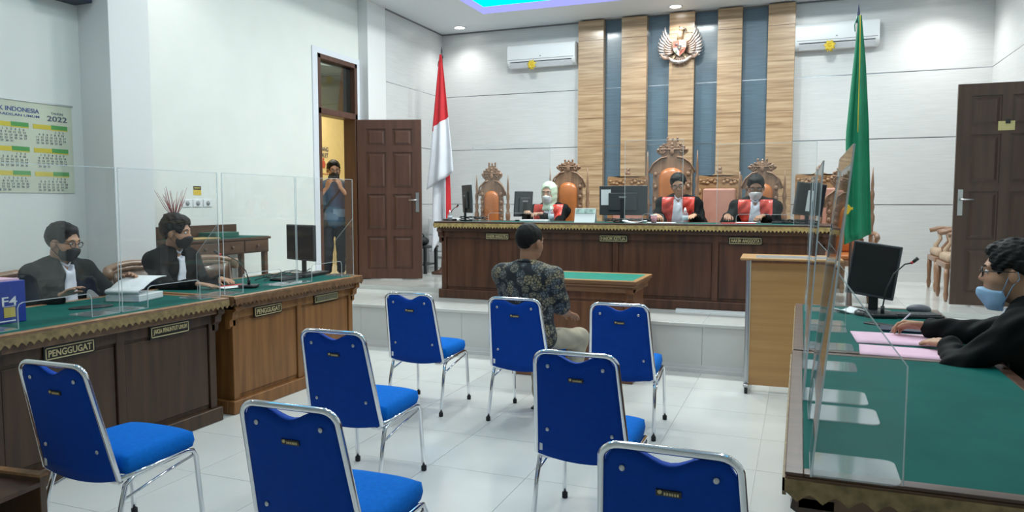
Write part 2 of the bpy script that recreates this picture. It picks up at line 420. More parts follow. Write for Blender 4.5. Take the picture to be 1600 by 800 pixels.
# white wall tile of the corridor wall behind the far half of the doorway
lamp = bpy.data.lights.new('corridor_lamp', 'AREA'); lamp.energy = CORR_W; lamp.size = .4; lamp.color = (1, .93, .78)
lo = link(bpy.data.objects.new('corridor_lamp', lamp)); lo.location = (-6.5, 9.3, 3.55)
cl = empty('ceiling_lamp', (-6.5, 9.3, 3.6), label='round ceiling lamp in the corridor beyond the open door', cat='lamp')
MB().lathe([(.16, -.03), (.17, -.015), (.17, 0)], 20).build('housing', WHITEPL, cl)
MB().lathe([(.02, -.045), (.12, -.04), (.155, -.028)], 20).build('diffuser', emission('corridor_glow', (1, .95, .8), 3), cl)

# ================================================================== lamps of the room, seen and unseen
def down(x, y, label, watts=DOWN_W):
    o = empty('downlight', (x, y, ZC), label=label, cat='downlight', group='round downlights in the ceiling')
    MB().lathe([(.075, -.004), (.10, -.012), (.105, -.004), (.105, 0)], 24).build('trim_ring', WHITEPL, o)
    MB().lathe([(.0, -.006), (.074, -.006), (.074, 0)], 24).build('diffuser', MATS.get('down_glow') or emission('down_glow', (1, 1, .97), 14), o)
    l = bpy.data.lights.new('downlight_lamp', 'SPOT'); l.energy = watts*4; l.color = (1, 1, .97); l.spot_size = math.radians(125); l.spot_blend = .8; l.shadow_soft_size = .07
    q = link(bpy.data.objects.new('downlight_lamp', l), o); q.location = (0, 0, -.03)
down(-4.98, 10.55, 'round downlight in the ceiling corner above the red and white flag')
down(-1.68, 10.5, 'bright round downlight above the eagle emblem', DOWN_W*2.0)
down(1.55, 10.4, 'round downlight above the white panels beside the dark door', DOWN_W*2.4)
down(-5.05, 5.35, 'round downlight over the small side table by the plain wall', DOWN_W*.8)
down(-5.05, 2.2, 'round downlight over the wall calendar')
down(1.7, 5.0, 'round downlight above the seated man in the blue mask')
panel_me = None
n = 0
names = ['over the judges bench end near the flag', 'over the middle of the judges bench', 'over the lectern end of the judges bench',
         'over the blue chairs beside the long desk', 'over the seated man in the patterned shirt', 'over the desk with the pink papers']
names += ['added behind the wooden pew', 'added over the front blue chairs', 'added over the bare green desk']  # nearest row, added to lift the dim near end of the room
for y in (8.5, 5.9, 2.9):  # unseen panels put in to light the room from the tray
    for x in (-3.3, -1.63, .05):
        o = empty('unseen_panel_light', (x, y, ZT), label='unseen square white panel light ' + names[n], cat='panel light', group='unseen panel lights in the ceiling tray'); n += 1
        fr = MB().box(-.32, .32, -.32, -.3, -.02, 0).box(-.32, .32, .3, .32, -.02, 0).box(-.32, -.3, -.3, .3, -.02, 0).box(.3, .32, -.3, .3, -.02, 0)
        fr.build('frame', WHITEPL, o)
        MB().box(-.3, .3, -.3, .3, -.012, 0).build('diffuser', MATS.get('panel_glow') or emission('panel_glow', LIGHT_COL, 6), o)
        l = bpy.data.lights.new('panel_lamp', 'AREA'); l.energy = PANEL_W*{8.5: 2.0, 5.9: .62, 2.9: .5}[y]; l.size = .34; l.color = LIGHT_COL
        q = link(bpy.data.objects.new('panel_lamp', l), o); q.location = (0, 0, -.03)
# ================================================================== large furniture
def scallop(x0, x1, ztop, depth, n):
    """2d outline (a, z) of a strip whose lower edge is a row of pointed scallops"""
    pts = [(x0, ztop), (x0, ztop-depth*.55)]
    st = (x1-x0)/n
    for i in range(n):
        a = x0 + st*i
        pts += [(a+st*.2, ztop-depth*.72), (a+st*.5, ztop-depth), (a+st*.8, ztop-depth*.72), (a+st, ztop-depth*.62)]
    pts.append((x1, ztop))
    return pts
def scallop_mesh(mb, x0, x1, ztop, depth, n, y0, y1):
    # as quads from the top edge down so that no big concave polygon is needed
    low = scallop(x0, x1, ztop, depth, n)[1:-1]
    for (a, za), (b, zb) in zip(low[:-1], low[1:]):
        v = [(a, y0, ztop), (b, y0, ztop), (b, y0, zb), (a, y0, za), (a, y1, ztop), (b, y1, ztop), (b, y1, zb), (a, y1, za)]
        mb.add(v, [(0, 1, 2, 3), (7, 6, 5, 4), (3, 2, 6, 7), (0, 4, 5, 1)])
    return mb
def nameplate(parent, txt, cx, cz, w_, h, y, tw=None, th_=None):
    p = MB().box(cx-w_/2, cx+w_/2, y-.008, y, cz-h/2, cz+h/2).build('nameplate', SIGNBLK, parent)
    t = .006
    r = MB(); a = .009
    x0, x1, z0, z1 = cx-w_/2+a, cx+w_/2-a, cz-h/2+a, cz+h/2-a
    r.box(x0, x1, y-.010, y-.008, z0, z0+t).box(x0, x1, y-.010, y-.008, z1-t, z1).box(x0, x0+t, y-.010, y-.008, z0, z1).box(x1-t, x1, y-.010, y-.008, z0, z1)
    r.build('border', SIGNGLD, p)
    if txt:
        text_obj(txt, 'lettering', SIGNGLD, p, tw or w_*.84, th_ or h*.46, T(cx, y-.0095, cz), .003, .022)
    return p
def bracket(mb, x0, x1, y_front, ztop):
    """carved corbel under a desk top, profile in (y, z)"""
    prof = [(y_front+.12, ztop), (y_front+.02, ztop), (y_front+.015, ztop-.03), (y_front+.045, ztop-.05), (y_front+.05, ztop-.09),
            (y_front+.075, ztop-.11), (y_front+.075, ztop-.15), (y_front+.10, ztop-.17), (y_front+.12, ztop-.17)]
    mb.prism([(a, b) for a, b in prof], x0, x1, 'x')
def court_desk(name, L, D, H, m, rail, rim, trim, plates, label, cat='desk', nscal=24, plinth=True, panels=3, baize=GREEN, scal=True, ov=.05, r=.045):
    """desk seen from its front (-y side), origin at floor centre of the front plinth line; x along its length"""
    o = empty(name, label=label, cat=cat)
    x0, x1 = -L/2, L/2
    # body: front panel with sunk fields between stiles
    MB().box(x0+.06, x1-.06, .045, .06, .1, H-.10).box(x0+.06, x0+.085, .06, D-.1, .02, H-.1).box(x1-.085, x1-.06, .06, D-.1, .02, H-.1).build('body', m, o)
    xs = [x0+.06 + (L-.12)*i/panels for i in range(panels+1)]
    for i, x in enumerate(xs):
        a, b = (x-.03, x+.03) if 0 < i < panels else ((x, x+.06) if i == 0 else (x-.06, x))
        MB().box(a, b, .025, .05, .1, H-.10).build('stile', m, o, bevel=.006)
    MB().box(x0+.06, x1-.06, .028, .05, H-.17, H-.10).build('top_rail', m, o, bevel=.006)
    for i in range(panels):
        MB().box(xs[i]+.035 + (.03 if i == 0 else 0), xs[i+1]-.035-(.03 if i == panels-1 else 0), .036, .05, .13, H-.19).build('front_panel', m, o, bevel=.008)
    if plinth: MB().box(x0+.03, x1-.03, .0, .06, 0, .1).box(x0+.03, x0+.1, .06, D-.08, 0, .1).box(x1-.1, x1-.03, .06, D-.08, 0, .1).build('plinth', m, o, bevel=.008)
    for xa in (x0+.03, x1-.09):
        br = MB(); bracket(br, xa, xa+.06, -ov, H-.07); br.build('corbel', m, o)
    # top: frame rails with moulded edge and green baize field
    MB().box(x0, x1, -ov, D, H-.028, H-.004).box(x0+.015, x1-.015, -ov+.012, D-.02, H-.05, H-.028).box(x0+.03, x1-.03, -ov+.03, D-.03, H-.10, H-.05).build('table_top', rail, o, bevel=.005)
    MB().box(x0, x1, -ov, -ov+r, H-.004, H+.006).box(x0, x1, D-r, D, H-.004, H+.006).box(x0, x0+r, -ov+r, D-r, H-.004, H+.006).box(x1-r, x1, -ov+r, D-r, H-.004, H+.006).build('rim', rim, o, bevel=.003)
    MB().box(x0+r, x1-r, -ov+r, D-r, H-.004, H+.003).build('baize', baize, o)
    if scal:
        tm = MB(); scallop_mesh(tm, x0+.005, x1-.005, H-.012, .056, nscal, -ov-.006, -ov+.004)
        tm2 = MB(); Rz = T(0, 0, 0, 0, 0, PI/2)
        q = MB(); scallop_mesh(q, -ov, D, H-.012, .056, max(4, int(nscal*D/L)), -.006, .004)
        tm.v += [(x1+.0-y_, x_, z_) for x_, y_, z_ in q.v]; nb = len(tm.v)-len(q.v)
        tm.f += [tuple(i+nb for i in f) for f in q.f]; tm.mi += q.mi; tm.smooth += q.smooth
        nb = len(tm.v); tm.v += [(x0+y_, x_, z_) for x_, y_, z_ in q.v]
        tm.f += [tuple(i+nb for i in f) for f in q.f]; tm.mi += q.mi; tm.smooth += q.smooth
        tm.build('scalloped_trim', trim, o)
    for (txt, cx, cz, w_, h) in plates: nameplate(o, txt, cx, cz, w_, h, .024)
    return o
HD = .87
# judges' bench
bench = court_desk('judges_bench', 4.18, .78, HD, BENCH, BENCHX, BENCHX, GOLD,
    [('HAKIM ANGGOTA', -1.335, .715, .285, .075), ('HAKIM KETUA', -.02, .715, .305, .078), ('HAKIM ANGGOTA', 1.30, .715, .32, .078)],
    'long dark red wooden judges bench with gold scalloped edge on the platform', 'bench', 118, panels=4, r=.15)
bench.location = (-1.80, 7.57, P1)
sd = MB().box(-2.19, -2.0, .42, .80, .0, .46).box(-2.21, -2.0, .40, .82, .46, .49).build('side_cabinet', BENCH, bench, bevel=.006)
st = MB().box(-1.15, .15, 7.50, 7.56, P1, P1+.02).build('trim_3', WHITEPL); tag(st, kind='structure')
# the two desks along the left wall (fronts face +x)
dl1 = court_desk('lawyers_desk', 1.68, .86, HD, DESKL, RAILY, RAILORANGE, GOLD2, [('PENGGUGAT', -.335, .72, .315, .085), ('JAKSA PENUNTUT UMUM', .375, .72, .325, .085)],
    'dark wooden court desk with blue paper box and open document on green top', nscal=38, panels=2)
dl1.location = (-3.79, 3.26, 0); dl1.rotation_euler = (0, 0, PI/2)
dl2 = court_desk('lawyers_desk', 1.66, .86, HD, DESKO, RAILY, RAILORANGE, RAILY, [('PENGGUGAT', -.39, .72, .32, .085), ('', .36, .725, .345, .075)],
    'orange brown court desk carrying a monitor on green top, beside the darker desk', nscal=38, panels=2)
dl2.location = (-3.79, 4.98, 0); dl2.rotation_euler = (0, 0, PI/2)
for ch in dl2.children:
    if ch.name.startswith('nameplate') and not any(c.name.startswith('lettering') for c in ch.children):
        MB().box(.215, .505, .012, .0145, .705, .745).build('worn_band', mat('tarnished_gold', (.15, .145, .09), .5, metal=.3, var=.25, scale=60), ch)
# the two desks on the right (fronts face -x)
DESKR = wood('right_desk_wood', (.045, .022, .013), (.095, .048, .028), 'z', 2.0, .38, .2)
RIMR = wood('right_rim_wood', (.07, .034, .022), (.125, .066, .044), 'y', 2.0, .34, .15)
GREENR = mat('green_baize_right', (.004, .105, .090), .75, var=.10, scale=5, bump=.15, bscale=400, spec=.12)
dr1 = court_desk('lawyers_desk', 1.68, .80, HD-.02, DESKR, RAILY, RIMR, GOLD2, [], 'dark wooden court desk with bare green top at the front, under tall acrylic screen', nscal=30, panels=2, baize=GREENR)
dr1.location = (.03, 2.83, 0); dr1.rotation_euler = (0, 0, -PI/2)
dr2 = court_desk('lawyers_desk', 1.69, .80, HD-.02, DESKR, RAILY, RIMR, GOLD2, [], 'dark wooden court desk with pink papers and keyboard on green top', nscal=30, panels=2, baize=GREENR)
dr2.location = (.035, 4.545, 0); dr2.rotation_euler = (0, 0, -PI/2)
# witness table
WT = wood('witness_table_wood', (.13, .045, .016), (.22, .085, .032), 'z', 2.0, .35, .25)
wt = court_desk('witness_table', 1.16, .66, HD+.01, WT, wood('witness_rail', (.16, .07, .03), (.27, .13, .06), 'x', 2, .4, .2), wood('witness_rim', (.40, .19, .07), (.56, .30, .12), 'x', 2, .35, .2), GOLD, [],
    'small reddish brown table with bright green top in front of the judges bench', 'table', panels=1, scal=False, baize=mat('bright_green_top', (.012, .27, .20), .35, var=.05))
wt.location = (-1.84, 6.13, 0)
# lectern on wheels
le = empty('lectern', (-.07, 6.42, 0), math.radians(2), 'beech coloured wheeled lectern with grey metal posts beside the platform step', 'lectern')
MB().box(-.38, .38, -.26, .22, 1.085, 1.105).build('top_board', BEECH, le, bevel=.008)
MB().box(-.26, .30, -.235, -.225, 1.105, 1.125).build('paper_ledge', WHITEPL, le)
MB().box(-.30, .30, -.17, -.15, .06, 1.06).build('front_panel', BEECH, le, bevel=.003)
for s in (-1, 1):
    MB().box(s*.315-.02, s*.315+.02, -.18, -.12, .05, 1.085).build('post', STEEL, le, bevel=.012)
    MB().box(s*.315-.022, s*.315+.022, -.24, .22, .045, .075).build('foot_bar', STEEL, le, bevel=.01)
    for y in (-.22, .20):
        q = MB().lathe([(.0, -.012), (.028, -.012), (.03, -.006), (.03, .006), (.028, .012), (.0, .012)], 14, T(s*.315, y, .03, 0, PI/2, 0)).build('wheel', RUBBER, le)
MB().box(-.30, .30, -.12, .16, .55, .57).build('shelf', BEECH, le)
# wooden pew corner in the very foreground
pw = empty('wooden_pew', (-3.2, 1.52, 0), math.radians(6), 'end of a brown wooden pew at the bottom corner of the picture', 'pew')
MB().box(-.6, .37, .50, .53, .02, .42).build('side_board', wood('pew_wood', (.075, .035, .016), (.13, .065, .03), 'z', 2, .35, .2), pw, bevel=.003)
MB().box(-.6, .375, .495, .535, .42, .432).build('edge_strip', RAILORANGE, pw)
MB().box(-.6, .37, .1, .50, .38, .40).build('seat', BENCHX, pw)
MB().box(-.6, .37, .1, .13, .0, .38).build('front_board', BENCHX, pw)

# ================================================================== blue banquet chairs
def banquet_chair():
    o = empty('banquet_chair')
    R = .0115
    # back hoop: an inverted U, then along the seat sides
    def bp(t, side):   # side profile of the back: returns y, z ; t 0 at seat, 1 at top
        return (-.20 - .115*t, .40 + .49*t)
    pts = []
    N = 10
    def P(x, t): y, z = bp(t, 0); return (x, y, z)
    left = [P(-(.215 - .032*t), t) for t in (.0, .2, .4, .6, .8, .88)]
    rc = .055
    cor = []
    for k in range(1, 6):
        a = PI/2*k/6
        cor.append((-(.187 - rc + rc*math.cos(a)), *bp(.90 + .10*math.sin(a), 0)))
    top = [(-.187+rc, *bp(1.0, 0)), (-.06, *bp(1.0, 0)), (0, *bp(1.0, 0))]
    half = left + cor + top
    pts = half + [(-x, y, z) for x, y, z in half[::-1][1:]]
    low = [(-.10, -.165, .385), (-.17, -.17, .388), (-.205, -.183, .392)]
    low = [(-.14, -.168, .370), (-.185, -.174, .372), (-.207, -.184, .384)]
    fr = MB().tube(low + pts + [(-x, y, z) for x, y, z in low[::-1]], R, 10)
    fr.box(-.205, .205, -.195, -.155, .385, .397)
    fr.build('back_frame', CHROME, o)
    # back panel (vinyl) with the scooped hand hold at the top
    def panel(yo, zt0, name, m):
        nu, nv = 16, 14; vv = []
        for j in range(nv+1):
            for i in range(nu+1):
                u = i/nu*2-1
                top_t = .980 - .036*(1+math.cos(min(1, abs(u)/.58)*PI))
                if abs(u) > .8: top_t = .980 - .10*((abs(u)-.8)/.2)**2
                t = zt0 + (top_t - zt0)*j/nv
                half_ = .215 - .032*t - .008
                y, z = bp(t, 0)
                bulge = (.035*(1-abs(u)**3)*math.sin(min(1, max(0, t))*PI*.9+.15)) if yo > 0 else 0.006*(1-u*u)
                vv.append((u*half_, y + yo + (bulge if yo > 0 else -bulge), z - (.025*(1-u*u) if j == 0 else 0)*(1 if yo < 0 else 1)))
        return vv, nu, nv
    a, nu, nv = panel(-.008, -.02, '', None); b_, _, _ = panel(.012, -.02, '', None)
    mb = MB(); n = len(a)
    vv = a + b_; ff = []
    for j in range(nv):
        for i in range(nu):
            q = j*(nu+1)+i
            ff.append((q, q+1, q+nu+2, q+nu+1)); ff.append((n+q, n+q+nu+1, n+q+nu+2, n+q+1))
    edge = [i for i in range(nu+1)] + [j*(nu+1)+nu for j in range(1, nv+1)] + [nv*(nu+1)+i for i in range(nu-1, -1, -1)] + [j*(nu+1) for j in range(nv-1, 0, -1)]
    for p, q in zip(edge, edge[1:]+edge[:1]): ff.append((q, p, p+n, q+n))
    mb.use(BLUEBACK).add(vv, ff, True)
    bk = mb.build('backrest', BLUEBACK, o)
    for x, t in ((-.125, .87), (.125, .87), (-.150, .24), (.150, .24)):
        y, z = bp(t, 0); MB().ball((x, y-.0155, z), (.009, .004, .009), 10, 6).build('screw_cap', STEEL, bk)
    y, z = bp(.76, 0); lab = MB().box(-.034, .034, -.0185, -.0135, -.009, .009, T(0, y, z, math.radians(13), 0, 0)).build('maker_badge', mat('badge_black', (.03, .025, .02), .4) if 'badge_black' not in MATS else MATS['badge_black'], bk)
    bt = MB().lathe([(.003, -.001), (.006, -.001), (.006, .001), (.003, .001)], 10, T(-.023, y-.020, z-.0005, PI/2, 0, 0)).use(SIGNGLD)
    for i in range(6): bt.box(-.012+i*.007, -.0075+i*.007, -.021, -.0185, -.004, .004, T(0, y, z, math.radians(13), 0, 0))
    bt.build('badge_lettering', SIGNGLD, bk)
    # padded seat
    nu, nv = 14, 14; top = []; bot = []
    def outline(u, v):     # u,v in -1..1
        x = u*.215*(1 - .04*(v)); 
        k = math.sqrt(max(0, 1 - .22*u*u*abs(v)**4))
        y = .035 + v*.215*k
        return x*math.sqrt(1 - .06*v*v), y
    for j in range(nv+1):
        for i in range(nu+1):
            u, v = i/nu*2-1, j/nv*2-1
            x, y = outline(u, v)
            e = max(abs(u), abs(v)); d = .478 + .020*(1-u**4)*(1-v**4) - .006*max(0, (e-.9)/.1)**2
            top.append((x*(1-.012*(e > .99)), y, d))
            bot.append((x*.985, y-.003, .405))
    n = len(top); vv = top + bot; ff = []
    for j in range(nv):
        for i in range(nu):
            q = j*(nu+1)+i
            ff.append((q, q+1, q+nu+2, q+nu+1)); ff.append((n+q, n+q+nu+1, n+q+nu+2, n+q+1))
    edge = [i for i in range(nu+1)] + [j*(nu+1)+nu for j in range(1, nv+1)] + [nv*(nu+1)+i for i in range(nu-1, -1, -1)] + [j*(nu+1) for j in range(nv-1, 0, -1)]
    mid = len(vv)
    for p in edge:
        x, y, z = top[p]; vv.append((x*1.025, .035+(y-.035)*1.025, .435))
    ne = len(edge)
    for k in range(ne):
        p, q = edge[k], edge[(k+1) % ne]; a_, b2 = mid+k, mid+(k+1) % ne
        ff.append((q, p, a_, b2)); ff.append((b2, a_, p+n, q+n))
    MB().add(vv, ff, True).build('seat', BLUESEAT, o)
    # legs: each side a bent tube front leg - seat rail, rear leg slanting back, stretcher
    ft = MB()
    for s in (-1, 1):
        x = s*.212
        MB().tube([(x, -.19, .395), (x, .0, .398), (x, .17, .400), (x, .205, .392), (x*1.01, .222, .362), (x*1.03, .240, .15), (x*1.045, .25, .02)], R, 10).build('leg', CHROME, o)
        MB().tube([(x*.985, .14, .398), (x, .0, .392), (x, -.12, .385), (x, -.165, .36), (x*1.02, -.195, .27), (x*1.045, -.25, .02)], R, 10).build('leg', CHROME, o)
        MB().tube([(x*1.015, -.182, .30), (x, .0, .335), (x*1.005, .222, .372)], .0065, 8).build('stretcher', CHROME, o)
        for y in (.2515, -.2525):
            MB().lathe([(.013, -.0), (.0155, .003), (.0155, .028), (.013, .032)], 10, T(x*1.046, y, 0), sm=False).build('foot_cap', RUBBER, o)
    # small white label under the back, left side
    y, z = bp(.02, 0)
    MB().box(-.196, -.182, y-.0165, y-.0150, z+.0, z+.055).build('white_label', PAPER, o)
    return o
proto = banquet_chair()
spots = [(-2.61, 4.95, 1.0, 'blue banquet chair alone beside the orange brown desk, nearest the platform step'),
         (-1.80, 4.98, -1.0, 'blue banquet chair on which the man in the patterned shirt sits'),
         (-1.08, 4.96, 1.5, 'empty blue banquet chair standing nearest the lectern'),
         (-2.21, 3.45, .5, 'blue banquet chair in the middle row on the lawyers desk side'),
         (-.895, 3.37, -.5, 'blue banquet chair in the middle row directly behind the seated man'),
         (-2.83, 2.40, .0, 'blue banquet chair beside the dark desk and the wooden pew'),
         (-1.53, 2.235, .5, 'blue banquet chair at the front, cut by the lower picture edge, seat partly shown'),
         (-.305, 2.255, -1.0, 'blue banquet chair at the front of which only the upper backrest shows')]
for i, (x, y, a, lab) in enumerate(spots):
    o = proto if i == 0 else copy_tree(proto)
    o.location = (x, y, 0); o.rotation_euler = (0, 0, math.radians(a)); tag(o, lab, 'chair', 'blue banquet chairs')
# ================================================================== organic surfaces: blended round shapes, meshed
def surface_nets(F, o, h):
    s = F < 0
    nx, ny, nz = F.shape
    a = s[:-1, :-1, :-1]
    allin = a.copy(); anyin = a.copy()
    for dx in (0, 1):
        for dy in (0, 1):
            for dz in (0, 1):
                q = s[dx:nx-1+dx, dy:ny-1+dy, dz:nz-1+dz]
                allin &= q; anyin |= q
    act = anyin & ~allin
    I, J, K = np.nonzero(act); n = len(I)
    pos = np.zeros((n, 3)); cnt = np.zeros(n)
    C = {}
    for dx in (0, 1):
        for dy in (0, 1):
            for dz in (0, 1): C[dx, dy, dz] = F[I+dx, J+dy, K+dz]
    for ax in range(3):
        for u in (0, 1):
            for v in (0, 1):
                p = [0, 0, 0]; p[(ax+1) % 3] = u; p[(ax+2) % 3] = v; q = list(p); q[ax] = 1
                fa, fb = C[tuple(p)], C[tuple(q)]
                m = (fa < 0) != (fb < 0)
                t = np.where(m, fa/np.where(m, fa-fb, 1), 0)
                for k in range(3): pos[:, k] += np.where(m, p[k] + (t if k == ax else 0), 0)
                cnt += m
    pos = pos/cnt[:, None] + np.stack([I, J, K], 1)
    V = pos*h + np.asarray(o)
    vid = np.full(act.shape, -1, np.int32); vid[act] = np.arange(n)
    Q = []
    for ax in range(3):
        b, c = (ax+1) % 3, (ax+2) % 3
        sl0 = [slice(None)]*3; sl1 = [slice(None)]*3; sl0[ax] = slice(0, -1); sl1[ax] = slice(1, None)
        s0, s1 = s[tuple(sl0)], s[tuple(sl1)]
        E_ = np.stack(np.nonzero(s0 != s1), 1)
        E_ = E_[(E_[:, b] > 0) & (E_[:, c] > 0) & (E_[:, b] < F.shape[b]-1) & (E_[:, c] < F.shape[c]-1)]
        flip = s0[E_[:, 0], E_[:, 1], E_[:, 2]]
        def g(db, dc):
            e = E_.copy(); e[:, b] -= db; e[:, c] -= dc
            return vid[e[:, 0], e[:, 1], e[:, 2]]
        q = np.stack([g(1, 1), g(0, 1), g(0, 0), g(1, 0)], 1)
        q[~flip] = q[~flip][:, ::-1]
        Q.append(q)
    Q = np.concatenate(Q); Q = Q[(Q >= 0).all(1)]
    # two light smoothing passes
    for _ in range(2):
        S = np.zeros_like(V); N_ = np.zeros(len(V))
        for k in range(4):
            a_, b_ = Q[:, k], Q[:, (k+1) % 4]
            for d in range(3): S[:, d] += np.bincount(a_, V[b_, d], len(V)) + np.bincount(b_, V[a_, d], len(V))
            N_ += np.bincount(a_, minlength=len(V)) + np.bincount(b_, minlength=len(V))
        V = V*.5 + .5*S/np.maximum(N_, 1)[:, None]
    return V, Q
def np_mesh(name, V, Q, mats, mi=None):
    me = bpy.data.meshes.new(name); n = len(V); m = len(Q)
    me.vertices.add(n); me.vertices.foreach_set('co', V.astype('f').ravel())
    me.loops.add(m*4); me.loops.foreach_set('vertex_index', Q.astype('i').ravel())
    me.polygons.add(m); me.polygons.foreach_set('loop_start', np.arange(0, m*4, 4, dtype='i')); me.polygons.foreach_set('loop_total', np.full(m, 4, 'i'))
    for k in mats: me.materials.append(k)
    if mi is not None: me.polygons.foreach_set('material_index', np.asarray(mi, 'i'))
    me.polygons.foreach_set('use_smooth', np.ones(m, bool)); me.update(calc_edges=True)
    return me
def V3(*a): return np.array(a if len(a) > 1 else a[0], float)
def unit(v): v = np.asarray(v, float); return v/np.linalg.norm(v)
class Field:
    def __init__(s, lo, hi, h):
        s.h = h; s.o = np.asarray(lo, float) - 3*h; n = np.ceil((np.asarray(hi) + 3*h - s.o)/h).astype(int) + 1
        s.ax = [s.o[k] + h*np.arange(n[k]) for k in range(3)]
        s.F = np.full(tuple(n), .5, np.float32)
    def P(s, sl=(slice(None),)*3):
        return np.meshgrid(s.ax[0][sl[0]], s.ax[1][sl[1]], s.ax[2][sl[2]], indexing='ij', sparse=True)
    def sub(s, lo, hi):
        r = []
        for k in range(3):
            i0 = int(np.clip(math.floor((lo[k]-s.o[k])/s.h), 0, len(s.ax[k]))); i1 = int(np.clip(math.ceil((hi[k]-s.o[k])/s.h)+1, 0, len(s.ax[k])))
            r.append(slice(i0, i1))
        return tuple(r)
    @staticmethod
    def bounds(p):
        if p[0] == 'c':
            a, b, ra, rb = V3(p[1]), V3(p[2]), p[3], p[4]; r = max(ra, rb)
            return np.minimum(a, b)-r, np.maximum(a, b)+r
        r = np.linalg.norm(p[2]) if p[0] == 'b' else max(p[2])
        return V3(p[1])-r, V3(p[1])+r
    def dist(s, p, sl):
        X, Y, Z = s.P(sl)
        if p[0] == 'c':
            a, b, ra, rb = V3(p[1]), V3(p[2]), p[3], p[4]; d = b-a; L2 = max(d@d, 1e-9)
            t = np.clip(((X-a[0])*d[0] + (Y-a[1])*d[1] + (Z-a[2])*d[2])/L2, 0, 1)
            return np.sqrt((X-a[0]-t*d[0])**2 + (Y-a[1]-t*d[1])**2 + (Z-a[2]-t*d[2])**2) - (ra + (rb-ra)*t)
        c = V3(p[1]); x, y, z = X-c[0], Y-c[1], Z-c[2]
        if len(p) > 3 and p[3] is not None:
            R = p[3]; x, y, z = x*R[0, 0]+y*R[1, 0]+z*R[2, 0], x*R[0, 1]+y*R[1, 1]+z*R[2, 1], x*R[0, 2]+y*R[1, 2]+z*R[2, 2]
        r = p[2]
        if p[0] == 'e':
            k0 = np.sqrt((x/r[0])**2+(y/r[1])**2+(z/r[2])**2); k1 = np.sqrt((x/r[0]**2)**2+(y/r[1]**2)**2+(z/r[2]**2)**2)
            return k0*(k0-1)/np.maximum(k1, 1e-6)
        rr = p[4] if len(p) > 4 else .01
        qx, qy, qz = np.abs(x)-r[0]+rr, np.abs(y)-r[1]+rr, np.abs(z)-r[2]+rr
        return np.sqrt(np.maximum(qx, 0)**2+np.maximum(qy, 0)**2+np.maximum(qz, 0)**2)+np.minimum(np.maximum(qx, np.maximum(qy, qz)), 0)-rr
    def add(s, prims, k=.02):
        for p in prims:
            lo, hi = s.bounds(p); m = k + 3*s.h + .01
            sl = s.sub(lo-m, hi+m)
            if any(q.stop <= q.start for q in sl): continue
            d = s.dist(p, sl); f = s.F[sl]
            hh = np.clip(.5 + .5*(f-d)/k, 0, 1)
            s.F[sl] = f*(1-hh) + d*hh - k*hh*(1-hh)
        return s
    def cut(s, prims, k=.008):
        for p in prims:
            lo, hi = s.bounds(p); m = k + 3*s.h
            sl = s.sub(lo-m, hi+m)
            if any(q.stop <= q.start for q in sl): continue
            d = -s.dist(p, sl); f = s.F[sl]
            hh = np.clip(.5 + .5*(d-f)/k, 0, 1)
            s.F[sl] = f*(1-hh) + d*hh + k*hh*(1-hh)
        return s
    def mesh(s, name, mats, G=None, parent=None):
        F = s.F if G is None else G
        F = F.copy(); F[0] = F[-1] = .5; F[:, 0] = F[:, -1] = .5; F[:, :, 0] = F[:, :, -1] = .5
        V, Q = surface_nets(F, s.o, s.h)
        me = np_mesh(name, V, Q, mats if isinstance(mats, list) else [mats])
        return link(bpy.data.objects.new(name, me), parent)
def field_for(prims, h, pad=.02):
    lo = np.min([Field.bounds(p)[0] for p in prims], 0) - pad; hi = np.max([Field.bounds(p)[1] for p in prims], 0) + pad
    return Field(lo, hi, h)
def rotm(yaw=0, pitch=0, roll=0):
    """yaw turns the face to its left (+), pitch looks down (+), roll tilts the head"""
    return np.array((Euler((-pitch, 0, 0)).to_matrix().to_4x4()).to_3x3() if False else (Matrix.Rotation(yaw, 3, 'Z') @ Matrix.Rotation(-pitch, 3, 'X') @ Matrix.Rotation(roll, 3, 'Y')))
HS = 1.08
def headp(c, R):
    """head shapes, centre c, facing +y before R; returns skin prims and cut prims"""
    q = lambda x, y, z: V3(c) + R @ V3(x, y, z)*HS
    P = [('e', q(0, -.014, .034), (.076, .096, .088), R), ('e', q(0, .022, -.030), (.064, .076, .088), R), ('e', q(0, .040, -.078), (.043, .046, .036), R),
         ('e', q(.038, .048, -.028), (.026, .028, .024), R), ('e', q(-.038, .048, -.028), (.026, .028, .024), R), ('e', q(0, .074, .028), (.054, .018, .012), R)]
    N = [('c', q(0, .090, .012), q(0, .106, -.022), .0075, .0115), ('e', q(.011, .096, -.027), (.009, .011, .007), R), ('e', q(-.011, .096, -.027), (.009, .011, .007), R),
         ('e', q(0, .089, -.053), (.022, .011, .006), R), ('e', q(0, .087, -.063), (.018, .011, .0065), R),
         ('e', q(.079, -.008, -.012), (.010, .020, .032), R), ('e', q(-.079, -.008, -.012), (.010, .020, .032), R)]
    cuts = [('e', q(.031, .099, .008), (.019, .014, .010), R), ('e', q(-.031, .099, .008), (.019, .014, .010), R)]
    sc = lambda L: [(p[0], p[1], tuple(a*HS for a in p[2]), p[3]) if p[0] == 'e' else (p[0], p[1], p[2], p[3]*HS, p[4]*HS) for p in L]
    return sc(P), sc(N), sc(cuts)
